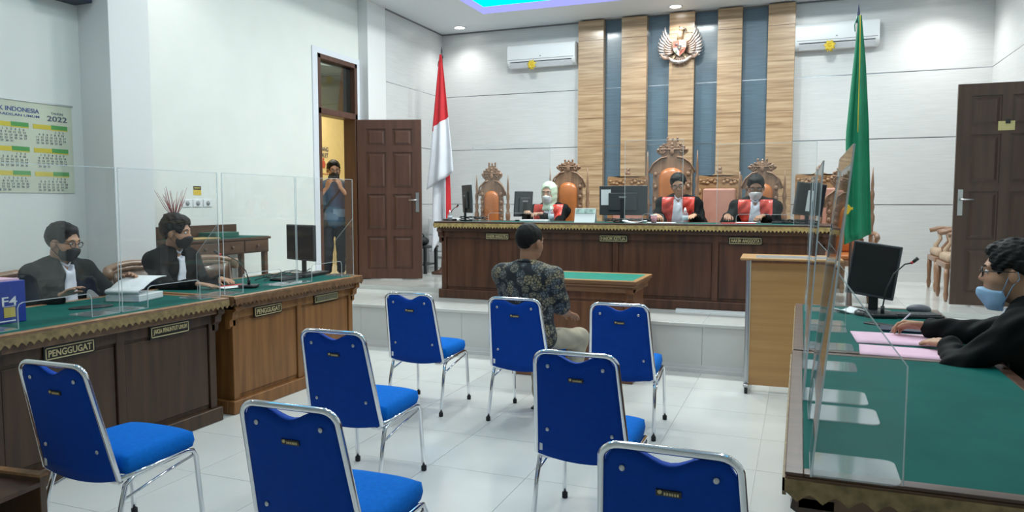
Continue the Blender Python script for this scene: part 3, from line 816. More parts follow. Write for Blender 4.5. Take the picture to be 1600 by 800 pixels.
def hand(wr, d, n, side, curl=.6, spread=1.0, pinch=False):
    d, n = unit(d), V3(n); n = unit(n - d*(n@d)); s = unit(np.cross(d, n))*side
    P = []; ends = []
    for i, (o, L, ro) in enumerate(((.030, .072, 0), (.010, .080, .004), (-.011, .074, .002), (-.030, .058, -.006))):
        k = wr + d*(.088+ro) + s*o
        P.append(('c', wr + d*.01 + s*o*.55, k, .0165, .0115))
        p = k; a = 0; seg = (L*.45, L*.32, L*.25); cv = curl*(1.15 if (pinch and i == 0) else 1)
        for j in range(3):
            a += cv*(.55, .75, .6)[j]
            dr = d*math.cos(a) - n*math.sin(a) + s*o*spread*1.5
            dr = unit(dr); e = p + dr*seg[j]
            P.append(('c', p, e, .0094-.0008*j, .0088-.0009*j)); p = e
        ends.append(p)
    tb = wr + d*.028 + s*.026 - n*.004
    t1 = tb + unit(d*.75 + s*.62 - n*.28)*.042; t2 = t1 + unit(d*.95 + s*.10 - n*.25*(1+curl))*.032; t3 = t2 + unit(d*.9 - s*.12 - n*.3*(1+curl))*.022
    P += [('c', tb, t1, .0145, .0115), ('c', t1, t2, .0108, .0098), ('c', t2, t3, .0098, .0082)]
    return P, ends
def elbow(sh, wr, hint, lu=.29, lf=.26):
    sh, wr = V3(sh), V3(wr); d = wr-sh; D = np.linalg.norm(d)
    D2 = min(D, lu+lf-.005)
    a = (lu*lu - lf*lf + D2*D2)/(2*D2); h = math.sqrt(max(0, lu*lu-a*a))
    u = d/D; hn = V3(hint); hn = unit(hn - u*(hn@u))
    return sh + u*a + hn*h

def hair_noise(X, Y, Z, amp):
    rs = np.random.RandomState(5); F = 0
    for k in range(9):
        d = rs.normal(size=3); d = d/np.linalg.norm(d)*rs.uniform(150, 420); F = F + np.sin(d[0]*X+d[1]*Y+d[2]*Z+rs.uniform(0, 6.3))
    return (amp*F/2.2).astype('f')
def skin_mat(name, col):
    m = mat(name, col, .48, var=.07, scale=18, spec=.4)
    b = m.node_tree.nodes['Principled BSDF']; b.inputs['Subsurface Weight'].default_value = .12; b.inputs['Subsurface Radius'].default_value = (.6, .25, .12); b.inputs['Subsurface Scale'].default_value = .02
    return m
SKIN1 = skin_mat('skin_tan', (.50, .27, .165)); SKIN2 = skin_mat('skin_brown', (.33, .165, .095)); SKIN3 = skin_mat('skin_light', (.52, .30, .20))
HAIR = mat('black_hair', (.006, .0055, .0055), .55, var=.3, scale=90, bump=.5, bscale=150, spec=.22)
ROBE = mat('black_robe', (.0055, .0065, .0072), .7, var=.25, scale=9, spec=.12, bump=.25, bscale=18)
ROBEL = mat('washed_black_robe', (.009, .012, .012), .7, var=.25, scale=9, spec=.15, bump=.25, bscale=18)
SATIN = mat('red_satin', (.72, .055, .032), .30, var=.28, scale=14, bump=.5, bscale=22, sheen=.2)
BIB = mat('white_cotton', (.82, .83, .92), .7, var=.04, scale=30)
BLKMASK = mat('black_mask', (.012, .012, .014), .6)
WMASK = mat('white_mask', (.80, .81, .83), .6, var=.03)
BMASK = mat('blue_mask', (.30, .50, .72), .6, var=.05)
EYEW = mat('eye_white', (.75, .73, .70), .25); EYED = mat('eye_iris', (.012, .008, .006), .15)

def arms_prims(sh, el, wr):
    return [('c', sh, el, .045, .038), ('c', el, V3(el)*.65+V3(wr)*.35, .037, .036), ('c', V3(el)*.65+V3(wr)*.35, wr, .036, .024)]
def person(label, loc, rz, zp=.53, lean=.05, head=(0, 0, 0), headoff=(0, .035, .165), hands=None, curl=(.5, .5), skin=SKIN1, outfit='robe', hair='short', mask=None, glasses=False,
           sx=1.0, h=.0065, group=None, bibm=BIB, robem=ROBE, stand=False, satin=False, shirt=None, knees=None, feet=None, hint=((-.45, -.35, -1), (.45, -.35, -1)), handn=((0, 0, 1), (0, 0, 1)), handd=None, bare=None, pinch=(False, False), spine_x=0.0, bibw=.045, footm=None, trousers=None):
    """hands: ((x,y,z) right-of-person? no: index 0 = -x side, 1 = +x side) wrist targets in local space; local +y is the way the figure faces"""
    yaw, pitch, roll = [math.radians(a) for a in head]
    R = rotm(yaw, pitch, roll)
    pel = V3(0, 0, zp); che = V3(spine_x*.7, lean*.75, zp+.34); nb = V3(spine_x, lean, zp+.50)
    hc = nb + V3(headoff)
    SH = [nb + V3(-.175*sx, -.012, -.055), nb + V3(.175*sx, -.012, -.055)]
    hp, hn_, hcut = headp(hc, R)
    base = hc + R @ V3(0, -.022, -.07)*HS
    core = [('c', base, nb + V3(0, -.005, -.02), .052, .056), ('c', SH[0], SH[1], .045, .045), ('e', che, (.13*sx, .085, .17), None), ('e', pel+V3(spine_x*.2, lean*.2, .08), (.125*sx, .09, .15), None),
            ('c', nb+V3(0, -.01, -.02), SH[0], .05, .04), ('c', nb+V3(0, -.01, -.02), SH[1], .05, .04)]
    AR = []; EL = []; WR = []; HD = []; tips = []
    for i in (0, 1):
        wr = V3(hands[i]); el = elbow(SH[i], wr, hint[i])
        rl = wr - el; L = np.linalg.norm(rl)
        EL.append(el); WR.append(wr); AR += arms_prims(SH[i], el, wr)
        dd = unit(rl) if handd is None or handd[i] is None else unit(handd[i])
        hp2, en = hand(wr, dd, handn[i], (1 if i == 0 else -1), curl[i], pinch=pinch[i]); HD += hp2; tips.append(en)
    if stand:
        hip = [pel + V3(-.09, 0, -.02), pel + V3(.09, 0, -.02)]
        kn = knees or [V3(-.11, .03, .48), V3(.11, .03, .48)]; ft = feet or [V3(-.12, -.01, .09), V3(.12, -.01, .09)]
    else:
        hip = [pel + V3(-.09, .02, -.02), pel + V3(.09, .02, -.02)]
        kn = [V3(k) for k in knees] if knees else [V3(-.12, .43, zp-.01), V3(.12, .43, zp-.01)]
        ft = [V3(k) for k in feet] if feet else [V3(-.12, .40, .09), V3(.12, .40, .09)]
    LG = []
    for i in (0, 1):
        fd = unit(V3(0, 1, 0) + V3((-.12, .12)[i], 0, 0))
        LG += [('c', hip[i], kn[i], .075, .052), ('c', kn[i], kn[i]*.6+ft[i]*.4, .05, .05), ('c', kn[i]*.6+ft[i]*.4, ft[i], .05, .033),
               ('c', ft[i]+V3(0, -.02, -.05), ft[i]+fd*.10+V3(0, 0, -.06), .034, .028), ('c', ft[i]+fd*.10+V3(0, 0, -.06), ft[i]+fd*.16+V3(0, 0, -.068), .030, .02)]
    allp = core + AR + HD + LG + hp + hn_
    f = field_for(allp, h)
    f.add(core, .04); f.add(AR, .025); f.add(LG, .03)
    f.add(HD, .007)
    f.add(hp, .025); f.add(hn_, .007); f.cut(hcut, .008)
    root = f.mesh('person', skin)
    root.location = loc; root.rotation_euler = (0, 0, rz); tag(root, label, 'person', group)
    q = lambda x, y, z: hc + R @ V3(x, y, z)*HS
    S3 = lambda a: tuple(k*HS for k in a)
    Rm = Matrix([list(r) for r in R]).to_4x4(); HM = Matrix.Translation(Vector(hc)) @ Rm @ Matrix.Scale(HS, 4)
    # eyes and brows
    for s in (-1, 1):
        e = MB().ball((s*.031, .082, .008), (.013, .010, .0085), 12, 8, HM).build('eye', EYEW, root)
        MB().ball((s*.031, .0895, .008), (.0058, .0035, .0058), 10, 6, HM).build('iris', EYED, e)
        MB().tube([(s*.014, .093, .027), (s*.031, .0915, .033), (s*.050, .078, .028)], [.003, .0042, .0022], 6, M=HM).build('eyebrow', HAIR, root)
    # hair
    if hair in ('short', 'thick', 'balding', 'cropped'):
        g = Field(hc-.15, hc+.16, h)
        t = {'short': .010, 'thick': .018, 'balding': .006, 'cropped': .015}[hair]
        g.add([('e', q(0, -.016, .036), S3((.076+t, .096+t, .088+t*1.2)), R)], .01)
        if hair == 'thick': g.add([('e', q(.008, .042, .098), S3((.056, .046, .030)), R), ('e', q(.02, -.03, .115), S3((.05, .06, .025)), R)], .03)
        if hair in ('short', 'cropped'): g.add([('e', q(.014, .046, .096), S3((.054, .04, .022)), R)], .025)
        g.cut([('e', q(0, .120, -.012), S3((.078, .084, .100)), R), ('b', q(0, .045, -.085), S3((.12, .095, .085)), R, .03), ('b', q(0, -.02, -.125), S3((.15, .16, .06)), R, .02),
               ('e', q(.085, .012, -.02), S3((.03, .035, .045)), R), ('e', q(-.085, .012, -.02), S3((.03, .035, .045)), R)], .012)
        X, Y, Z = g.P(); g.F += hair_noise(X, Y, Z, {'short': .0024, 'thick': .0040, 'balding': .0012, 'cropped': .0026}[hair])
        g.mesh('hair', HAIR if hair != 'balding' else mat('thinning_hair', (.008, .007, .0065), .6, var=.3, scale=80, spec=.2) if 'thinning_hair' not in MATS else MATS['thinning_hair'], parent=root)
    if hair == 'hijab':
        g = Field(hc-.2, hc+.17, h)
        g.add([('e', q(0, -.016, .032), S3((.090, .108, .104)), R), ('e', q(0, .005, -.05), S3((.080, .085, .09)), R), ('c', q(0, -.01, -.08), nb+V3(0, .0, .0), .075, .085), ('e', nb+V3(0, .05, -.03), (.10, .065, .05), None)], .05)
        g.cut([('e', q(0, .100, -.002), S3((.058, .062, .088)), R)], .012)
        X, Y, Z = g.P(); g.F += (.0014*np.sin(Z*95+X*60)).astype('f')
        g.mesh('headscarf', mat('pale_green_scarf', (.60, .72, .55), .7, var=.06, scale=15), parent=root)
    # mask
    if mask:
        mm, drop = mask
        g = Field(hc-.16, hc+.14, min(h, .006))
        g.add([('e', q(0, .024, -.030-drop), S3((.069, .083, .092)), R), ('e', q(0, .045, -.078-drop), S3((.050, .052, .045)), R), ('e', q(0, .088, -.035-drop), S3((.026, .040, .034)), R)], .03)
        X, Y, Z = g.P(); x, y, z = X-hc[0], Y-hc[1], Z-hc[2]
        lx = x*R[0, 0]+y*R[1, 0]+z*R[2, 0]; ly = x*R[0, 1]+y*R[1, 1]+z*R[2, 1]; lz = x*R[0, 2]+y*R[1, 2]+z*R[2, 2]
        lx, ly, lz = lx/HS, ly/HS, lz/HS
        G = np.maximum(g.F, -(lz+.112+drop)); G = np.maximum(G, lz + .012 + drop + .25*np.abs(lx)); G = np.maximum(G, .022 + .25*np.abs(lz+.06+drop) - ly)
        mo = g.mesh('face_mask', mm, G.astype('f'), root)
        for s in (-1, 1):
            MB().tube([(s*.066, .035, -.035-drop), (s*.078, .006, -.004), (s*.086, -.022, .006), (s*.086, -.026, -.022), (s*.078, -.004, -.048), (s*.062, .034, -.083-drop)], .0018, 6, M=HM).build('ear_loop', mm, mo)
    if glasses:
        gm = BLACKPL; go = MB()
        for s in (-1, 1):
            go.tube([(s*.033+.024*math.cos(a), .104-.006*abs(math.cos(a)), .004+.018*math.sin(a)) for a in [2*PI*k/16 for k in range(16)]], .0022, 6, closed=True, M=HM)
            go.tube([(s*.057, .100, .010), (s*.080, .06, .010), (s*.086, -.015, .006)], .0022, 6, M=HM)
        go.tube([(-.010, .106, .008), (0, .110, .011), (.010, .106, .008)], .0022, 6, M=HM)
        go.build('glasses', gm, root)
    # clothing
    hh = max(h*1.2, .008)
    if outfit == 'robe':
        pr = [('e', che+V3(0, 0, .02), (.190*sx, .125, .19), None), ('e', pel+V3(spine_x*.3, lean*.35, .14), (.185*sx, .145, .22), None), ('e', pel+V3(0, .02, .0), (.21*sx, .17, .13), None),
              ('c', SH[0], SH[1], .068, .068), ('c', nb+V3(0, -.012, -.012), SH[0], .064, .066), ('c', nb+V3(0, -.012, -.012), SH[1], .064, .066), ('e', nb+V3(0, -.02, -.0), (.082, .07, .045), None)]
        for i in (0, 1): pr += [('c', hip[i], kn[i], .105, .09), ('c', kn[i], ft[i]+V3(0, 0, .05), .09, .10)]
        sl = []
        for i in (0, 1):
            ce = WR[i] + unit(EL[i]-WR[i])*.035
            sl += [('c', SH[i], EL[i], .066, .062), ('c', EL[i], ce, .060, .046), ('c', EL[i]+V3(0, 0, -.015), ce+V3(0, 0, -.016), .05, .046)]
        f2 = field_for(pr+sl, hh); f2.add(pr, .07); f2.add(sl, .035)
        f2.cut([('e', nb+V3(0, .085, .03), (.042, .06, .085), None), ('e', nb+V3(0, .01, .065), (.062, .07, .05), None)], .02)
        X, Y, Z = f2.P(); f2.F += (.0065*np.sin(X*44+Z*17+Y*30)*np.sin(Z*36+X*15) + .0034*np.sin(Y*70+Z*52+X*25)).astype('f')
        ro = f2.mesh('robe', robem, parent=root)
        yb = che[1]
        # white bib hanging from the collar
        w_ = bibw + .16*np.clip(nb[2]-.06-Z, 0, .3)
        G = np.maximum(f2.F-.009, np.abs(X-spine_x*.85)-w_*.85); G = np.maximum(G, (zp+.20)-Z); G = np.maximum(G, Z-(nb[2]+.01)); G = np.maximum(G, -(Y-yb-.02) + 0*X); G = np.maximum(G, Y-yb-.165)
        f2.mesh('white_bib', bibm, G.astype('f'), root)
        MB().tube([(nb[0]-.05, nb[1]+.005, nb[2]+.045), (nb[0]-.045, nb[1]+.05, nb[2]+.03), (nb[0], nb[1]+.075, nb[2]+.0), (nb[0]+.045, nb[1]+.05, nb[2]+.03), (nb[0]+.05, nb[1]+.005, nb[2]+.045)], .009, 8).build('collar', bibm, root)
        if satin:
            ax = np.abs(X-spine_x*.85)
            G = np.maximum(f2.F-.006, ax-.185); G = np.maximum(G, (bibw*.7)-ax); G = np.maximum(G, (zp+.06)-Z + 0*X); G = np.maximum(G, (Z-nb[2]-.03)); G = np.maximum(G, -(Y-yb+.02+.0*Z)); G = np.maximum(G, Y-yb-.16); G = np.maximum(G, ax - .13 - .6*np.clip(Z-(zp+.27), 0, .1))
            f2.mesh('red_satin_front', SATIN, G.astype('f'), root)
    else:
        sm = shirt
        pr = [('e', che+V3(0, 0, .02), (.170*sx, .120, .19), None), ('e', pel+V3(spine_x*.3, lean*.35, .14), (.165*sx, .130, .22), None), ('e', pel+V3(0, .01, .0), (.185*sx, .155, .13), None),
              ('c', SH[0], SH[1], .060, .060), ('c', nb+V3(0, -.012, -.015), SH[0], .058, .058), ('c', nb+V3(0, -.012, -.015), SH[1], .058, .058)]
        sl = []
        for i in (0, 1): sl += [('c', SH[i], SH[i]*.30+EL[i]*.70, .062, .062), ('c', SH[i]*.30+EL[i]*.70, SH[i]*.12+EL[i]*.88, .064, .070)]
        f2 = field_for(pr+sl, hh); f2.add(pr, .06); f2.add(sl, .03)
        f2.cut([('e', nb+V3(0, .02, .07), (.058, .066, .055), None)], .015)
        X, Y, Z = f2.P(); f2.F += (.003*np.sin(X*40+Z*20)*np.sin(Z*33+Y*25)).astype('f')
        f2.mesh('shirt', sm, parent=root)
        cl_ = MB().tube([(nb[0]+.066*math.cos(a), nb[1]-.004+.066*math.sin(a), nb[2]+.030-.022*math.sin(a)) for a in [2*PI*k/20 for k in range(20)]], .013, 8, closed=True)
        cl_.build('shirt_collar', sm, root)
        tp = []
        for i in (0, 1): tp += [('c', hip[i], kn[i], .092, .070), ('c', kn[i], ft[i]+V3(0, 0, .02), .068, .060)]
        tp += [('e', pel+V3(0, .0, -.02), (.17*sx, .13, .10), None)]
        f3 = field_for(tp, hh); f3.add(tp, .03)
        X, Y, Z = f3.P(); f3.F += (.0025*np.sin(Z*60+Y*40+X*10)).astype('f')
        f3.mesh('trousers', trousers, parent=root)
    return dict(root=root, hc=hc, R=R, nb=nb, wr=WR, el=EL, tips=tips, HM=HM, sh=SH, ft=ft, che=che)
# ================================================================== people
# the two men in black robes at the left desks (they face +x)
pA = person('man in faded black robe and black mask turning pages of a thick document', (-4.97, 3.70, 0), -PI/2, zp=.60, lean=.09, head=(14, 12, 0), headoff=(0, .04, .165),
            hands=((-.20, .50, .985), (.24, .40, .925)), curl=(.55, .35), skin=SKIN1, mask=(BLKMASK, 0), glasses=True, robem=ROBEL, handn=((-.5, 0, .8), (0, 0, 1)), bibw=.04, sx=1.12)
pB = person('man in black robe, white bib and black mask with both hands resting on the desk', (-4.88, 4.60, 0), -PI/2, zp=.635, lean=.12, head=(20, 6, 0), headoff=(0, .045, .165),
            hands=((-.17, .45, .915), (.19, .545, .915)), curl=(.2, .15), skin=SKIN1, hair='thick', mask=(BLKMASK, 0), handd=((.25, 1, -.08), (-.25, 1, -.08)), bibw=.03, sx=1.05)
# the man photographing in the doorway
JEANS = mat('dark_jeans', (.010, .018, .035), .75, var=.2, scale=25); TEE = mat('blue_shirt', (.035, .105, .22), .75, var=.12, scale=12)
pD = person('standing man in blue shirt and jeans holding up a phone in the open doorway', (-6.02, 8.66, P2), math.radians(-143), zp=.815, lean=.02, head=(8, 10, 0), headoff=(0, .03, .165),
            hands=((-.085, .25, 1.235), (.10, .25, 1.235)), curl=(.7, .7), skin=SKIN1, mask=(BLKMASK, 0), glasses=True, stand=True, outfit='shirt', shirt=TEE, trousers=JEANS, h=.007,
            hint=((-.7, .1, -1), (.7, .1, -1)), handn=((-.6, .7, .3), (.6, .7, .3)), handd=((.3, .3, .9), (-.3, .3, .9)), knees=[V3(-.085, .03, .44), V3(.085, .03, .44)], feet=[V3(-.085, -.01, .09), V3(.10, -.01, .09)])
# three judges behind the bench (they face -y)
pJ1 = person('judge in pale green headscarf and white mask with folded hands at the bench', (-2.88, 8.78, P2), PI, zp=.49, lean=.11, head=(-4, 8, 0),
             hands=((-.02, .46, .905), (.17, .46, .905)), curl=(.7, .7), skin=SKIN3, hair='hijab', mask=(WMASK, 0), satin=True, bibw=.055, handd=((.5, .8, .1), (-.3, .8, .3)), h=.007)
pJ2 = person('bareheaded judge with glasses writing at the middle of the bench', (-1.31, 8.80, P2), PI, zp=.575, lean=.14, head=(4, 17, 10),
             hands=((-.22, .46, .90), (.21, .46, .90)), curl=(.3, .8), skin=SKIN1, hair='short', glasses=True, satin=True, bibw=.058, h=.007, handd=((.2, 1, -.1), (-.5, .9, -.1)), sx=1.06)
pJ3 = person('judge in white mask and glasses reading a red folder at the bench', (-.47, 8.80, P2), PI, zp=.545, lean=.14, head=(4, 20, 0),
             hands=((-.10, .48, .90), (.27, .46, .90)), curl=(.7, .5), skin=SKIN2, hair='short', mask=(WMASK, 0), glasses=True, satin=True, bibw=.058, h=.007, handd=((.4, .9, -.1), (-.1, 1, -.1)), sx=1.15)
# the witness, seen from behind
def batik():
    m, t, b = nt('batik_cotton')
    N = t.nodes; L = t.links
    tc = N.new('ShaderNodeTexCoord')
    def vor(scale, feat):
        v = N.new('ShaderNodeTexVoronoi'); v.inputs['Scale'].default_value = scale; v.feature = feat; L.new(tc.outputs['Object'], v.inputs[0]); return v
    v1 = vor(17, 'F1'); v2 = vor(52, 'DISTANCE_TO_EDGE')
    ns = N.new('ShaderNodeTexNoise'); ns.inputs['Scale'].default_value = 5; L.new(tc.outputs['Object'], ns.inputs[0])
    r1 = N.new('ShaderNodeValToRGB'); e = r1.color_ramp.elements; e[0].position = .56; e[0].color = (1, 1, 1, 1); e[1].position = .66; e[1].color = (0, 0, 0, 1); L.new(v1.outputs[0], r1.inputs[0])
    r2 = N.new('ShaderNodeValToRGB'); e = r2.color_ramp.elements; e[0].position = .05; e[0].color = (.05, .05, .05, 1); e[1].position = .16; e[1].color = (1, 1, 1, 1); L.new(v2.outputs[0], r2.inputs[0])
    r3 = N.new('ShaderNodeValToRGB'); e = r3.color_ramp.elements; e[0].position = .2; e[0].color = (.33, .27, .15, 1); e[1].position = .8; e[1].color = (.13, .155, .165, 1); L.new(v1.outputs['Color'], r3.inputs[0])
    mu = N.new('ShaderNodeMath'); mu.operation = 'MULTIPLY'; L.new(r1.outputs[0], mu.inputs[0]); L.new(r2.outputs[0], mu.inputs[1])
    mx = N.new('ShaderNodeMix'); mx.data_type = 'RGBA'; mx.inputs[6].default_value = (.014, .018, .022, 1); L.new(mu.outputs[0], mx.inputs[0]); L.new(r3.outputs[0], mx.inputs[7])
    L.new(mx.outputs[2], b.inputs['Base Color']); b.inputs['Roughness'].default_value = .75
    return m
KHAKI = mat('khaki_trousers', (.42, .37, .27), .8, var=.08, scale=20)
pW = person('man in dark floral patterned shirt and khaki trousers seated with his back to us', (-1.80, 4.93, 0), math.radians(-7), zp=.585, lean=.0, head=(-12, 4, 0), headoff=(.0, .03, .175),
            hands=((-.13, .36, .71), (.15, .38, .71)), curl=(.4, .4), skin=SKIN2, hair='balding', outfit='shirt', shirt=batik(), trousers=KHAKI, sx=1.18,
            knees=[V3(-.13, .44, .53), V3(.22, .42, .53)], feet=[V3(-.03, .26, .09), V3(.18, .34, .09)], handd=((.1, 1, -.25), (0, 1, -.25)), hint=((-.3, -.5, -1), (.3, -.7, -1)))
SAND = mat('black_sandal', (.012, .012, .013), .5)
for i in (0, 1):
    fx = pW['ft'][i]; s_ = MB().prism([(fx[0]-.04, fx[1]-.075), (fx[0]+.04, fx[1]-.075), (fx[0]+.052+(.03 if i else -.03)*.5, fx[1]+.10), (fx[0]+.03+(.02 if i else -.02), fx[1]+.20), (fx[0]-.03+(.02 if i else -.02), fx[1]+.20), (fx[0]-.052+(.03 if i else -.03)*.5, fx[1]+.10)], 0, .014, 'z')
    s_ = s_.build('sandal', SAND, pW['root'], bevel=.004)
    MB().tube([(fx[0]-.045, fx[1]+.06, .01), (fx[0]-.03, fx[1]+.07, .055), (fx[0]+.03, fx[1]+.07, .055), (fx[0]+.05, fx[1]+.06, .01)], .009, 6).build('strap', SAND, s_)
# the man at the right desk
pR = person('man in black robe and glasses with a light blue mask under his chin, writing', (1.058, 3.64, 0), math.radians(65), zp=.575, lean=.17, head=(12, 4, 0), headoff=(0, .075, .165),
            hands=((.04, .46, .895), (.37, .67, .915)), spine_x=.09, curl=(.25, .75), skin=SKIN1, hair='cropped', mask=(BMASK, .045), glasses=True, handn=((-.2, 0, 1), (.5, 0, .8)), handd=((.45, .9, -.02), (-.1, 1, .0)),
            pinch=(False, True), h=.0055, sx=1.16, bibw=.075, hint=((-1, -.1, -.5), (.7, -.2, -.8)))
# ================================================================== seats of the court
def mirror_outline(half):
    return half + [(-a, b) for a, b in half[::-1] if abs(a) > 1e-6]
def slab_from_outline(mb, half, y0, y1, sm=False):
    """solid plate from a right-half outline of (x,z) pairs listed upwards; built in mirrored strips so concave outlines work"""
    for (xa, za), (xb, zb) in zip(half[:-1], half[1:]):
        if abs(zb-za) < 1e-5: zb = za + 1e-4
        v = [(-xa, y0, za), (xa, y0, za), (xb, y0, zb), (-xb, y0, zb), (-xa, y1, za), (xa, y1, za), (xb, y1, zb), (-xb, y1, zb)]
        mb.add(v, [(0, 1, 2, 3), (7, 6, 5, 4), (1, 5, 6, 2), (4, 0, 3, 7)], sm)
    return mb
def scroll(mb, cx, y, cz, r, turns=1.3, th=.008, s=1, a0=0):
    pts = []
    for k in range(15):
        t = k/14; a = a0 + s*t*turns*2*PI; rr = r*(1-.75*t)
        pts.append((cx+rr*math.cos(a), y, cz+rr*math.sin(a)))
    mb.tube(pts, th, 6)
def finial_post(mb, x, y, z0, zt, r=.02):
    L = zt-z0; p = [(r*.9, 0), (r*.9, L*.1), (r*1.15, L*.13), (r*.85, L*.17), (r*.8, L*.55), (r*1.25, L*.60), (r*1.25, L*.63), (r*.7, L*.66), (r*1.1, L*.70), (r*.6, L*.74), (r*.9, L*.78), (r*.95, L*.80), (r*.5, L*.83), (r*.62, L*.87), (r*.4, L*.93), (r*.12, L)]
    mb.lathe(p, 10, T(x, y, z0))
def throne(label, loc, rz, w_, hp, hc, pad_w, pad_t, crown=True, group='carved judges chairs with orange leather'):
    """tall carved chair; faces local -y (towards the room). w_: distance between posts, hp post top, hc crest top, pad top pad_t"""
    o = empty('carved_throne_chair', loc, rz, label, 'chair', group)
    for s in (-1, 1):
        m = MB(); finial_post(m, s*w_/2, .0, .0, hp, .026); m.build('post', CARVE, o)
    # carved back frame: two side stiles waisted, arch above the pad
    sh = pad_t + .035
    for s in (-1, 1):
        m = MB(); xi, xo = pad_w/2, w_/2-.055
        prof = []
        for k in range(13):
            z = .50 + (sh-.50)*k/12; prof.append((xo - .018*math.sin(k*1.4)**2 - .01*(k % 2), z))
        for (xa, za), (xb, zb) in zip(prof[:-1], prof[1:]):
            v = [(s*(xi-.012), -.02, za), (s*xa, -.02, za), (s*xb, -.02, zb), (s*(xi-.012), -.02, zb), (s*(xi-.012), .02, za), (s*xa, .02, za), (s*xb, .02, zb), (s*(xi-.012), .02, zb)]
            m.add(v, [(0, 1, 2, 3), (7, 6, 5, 4), (1, 5, 6, 2), (0, 3, 7, 4), (0, 4, 5, 1), (3, 2, 6, 7)])
        mid = (xi+xo)/2
        for k in range(6):
            z = .56 + (sh-.56)*(k+.3)/6
            m.ball((s*mid, -.024, z), (.024, .013, .030), 8, 6); scroll(m, s*(mid+.012), -.024, z+.045, .018, 1.2, .005, s)
        m.build('side_carving', CARVE, o)
    # arch with shoulders and crest
    cw = w_/2
    half = [(cw-.035, sh-.10), (cw-.030, sh-.05), (cw-.065, sh-.005), (cw*.62, sh+.055), (cw*.50, sh+.085), (cw*.42, sh+.11)]
    top = hc - sh
    neck = sh+.11
    H_ = hc-neck
    half += [(cw*.50, neck+H_*.08), (cw*.60, neck+H_*.18), (cw*.64, neck+H_*.28), (cw*.62, neck+H_*.38), (cw*.52, neck+H_*.44), (cw*.50, neck+H_*.50), (cw*.40, neck+H_*.56), (cw*.30, neck+H_*.60), (cw*.26, neck+H_*.68), (cw*.20, neck+H_*.74), (cw*.20, neck+H_*.80)]
    m = MB(); slab_from_outline(m, half, -.022, .022); m.build('crest', CARVE, o, bevel=.006, seg=1)
    m = MB()
    for s in (-1, 1):
        m.tube([(s*(cw-.02), -.028, sh-.09), (s*cw*.75, -.03, sh+.02), (s*cw*.45, -.03, sh+.085), (s*cw*.2, -.03, sh+.10)], .011, 6)
        scroll(m, s*cw*.40, -.028, neck+H_*.27, .034, 1.4, .008, s)
        scroll(m, s*cw*.26, -.028, neck+H_*.46, .024, 1.3, .006, -s)
        m.ball((s*cw*.56, -.024, neck+H_*.33), (.020, .014, .016)); m.ball((s*cw*.47, -.022, neck+H_*.50), (.018, .014, .014)); m.ball((s*cw*.33, -.022, neck+H_*.62), (.016, .014, .014))
        m.tube([(s*cw*.20, 0, neck+H_*.72), (s*cw*.21, 0, neck+H_*.88), (s*cw*.15, 0, neck+H_*.92)], [.010, .011, .008], 6); m.ball((s*cw*.20, 0, hc-.010), (.014, .014, .014))
    m.tube([(0, 0, neck+H_*.78), (0, 0, neck+H_*.92)], [.011, .008], 6); m.ball((0, 0, hc-.02), (.013, .013, .018))
    m.ball((0, -.026, neck+H_*.22), (.030, .016, .045)); m.ball((0, -.026, neck+H_*.45), (.022, .014, .022)); m.ball((0, -.026, neck+H_*.62), (.018, .014, .022))
    m.tube([(-cw*.52, -.026, neck+H_*.40), (-cw*.25, -.03, neck+H_*.36), (0, -.03, neck+H_*.34), (cw*.25, -.03, neck+H_*.36), (cw*.52, -.026, neck+H_*.40)], .008, 6)
    m.build('relief_carving', CARVE, o)['kind'] = 'stuff'
    # leather pad with arched top
    hw = pad_w/2; nu, nv = 10, 16; m = MB()
    def pf_(u, v):
        x = (u*2-1)*hw; zt_ = pad_t - hw*.75*(1-math.sqrt(max(0, 1-(u*2-1)**2))); z = .50 + (zt_-.50)*v
        return (x, -.028 - .030*(1-(2*u-1)**4)*(1-(2*v-1)**8), z)
    m.sheet(pf_, nu, nv); m.build('leather_back', LEATHER, o, solid=.012)
    # seat, arms, legs
    m = MB().box(-w_/2+.0, w_/2-.0, -.50, .0, .38, .44).build('seat_frame', CARVE, o, bevel=.008)
    MB().box(-w_/2+.03, w_/2-.03, -.49, -.03, .44, .50).build('seat_cushion', LEATHER, o, bevel=.025, seg=3)
    for s in (-1, 1):
        MB().tube([(s*w_/2, .0, .70), (s*(w_/2+.02), -.2, .715), (s*(w_/2+.025), -.42, .70), (s*(w_/2+.025), -.47, .675), (s*(w_/2+.025), -.45, .645)], [.020, .022, .026, .026, .016], 8).build('armrest', CARVE, o)
        MB().lathe([(.018, .44), (.026, .50), (.016, .54), (.024, .60), (.018, .69)], 10, T(s*(w_/2+.012), -.40, 0)).build('arm_post', CARVE, o)
        MB().lathe([(.018, 0), (.026, .04), (.018, .10), (.030, .24), (.024, .38)], 10, T(s*(w_/2-.03), -.46, 0)).build('leg', CARVE, o)
    return o
throne('empty carved teak chair with orange leather back beside the red and white flag', (-3.83, 9.10, P2), 0, .45, 1.41, 1.57, .205, 1.19)
throne('carved teak chair with orange leather behind the judge in the headscarf', (-2.78, 9.13, P2), 0, .50, 1.48, 1.59, .235, 1.295)
throne('tallest carved teak chair with orange leather behind the judge with glasses', (-1.475, 9.16, P2), 0, .60, 1.67, 1.83, .30, 1.46)
throne('carved teak chair behind the judge in the white mask at the folder', (-.43, 9.13, P2), 0, .50, 1.41, 1.55, .24, 1.26)
throne('carved teak chair with tall turned post behind the dark monitor near the green flag', (.455, 8.88, P2), 0, .52, 1.42, 1.54, .24, 1.05, group=None)
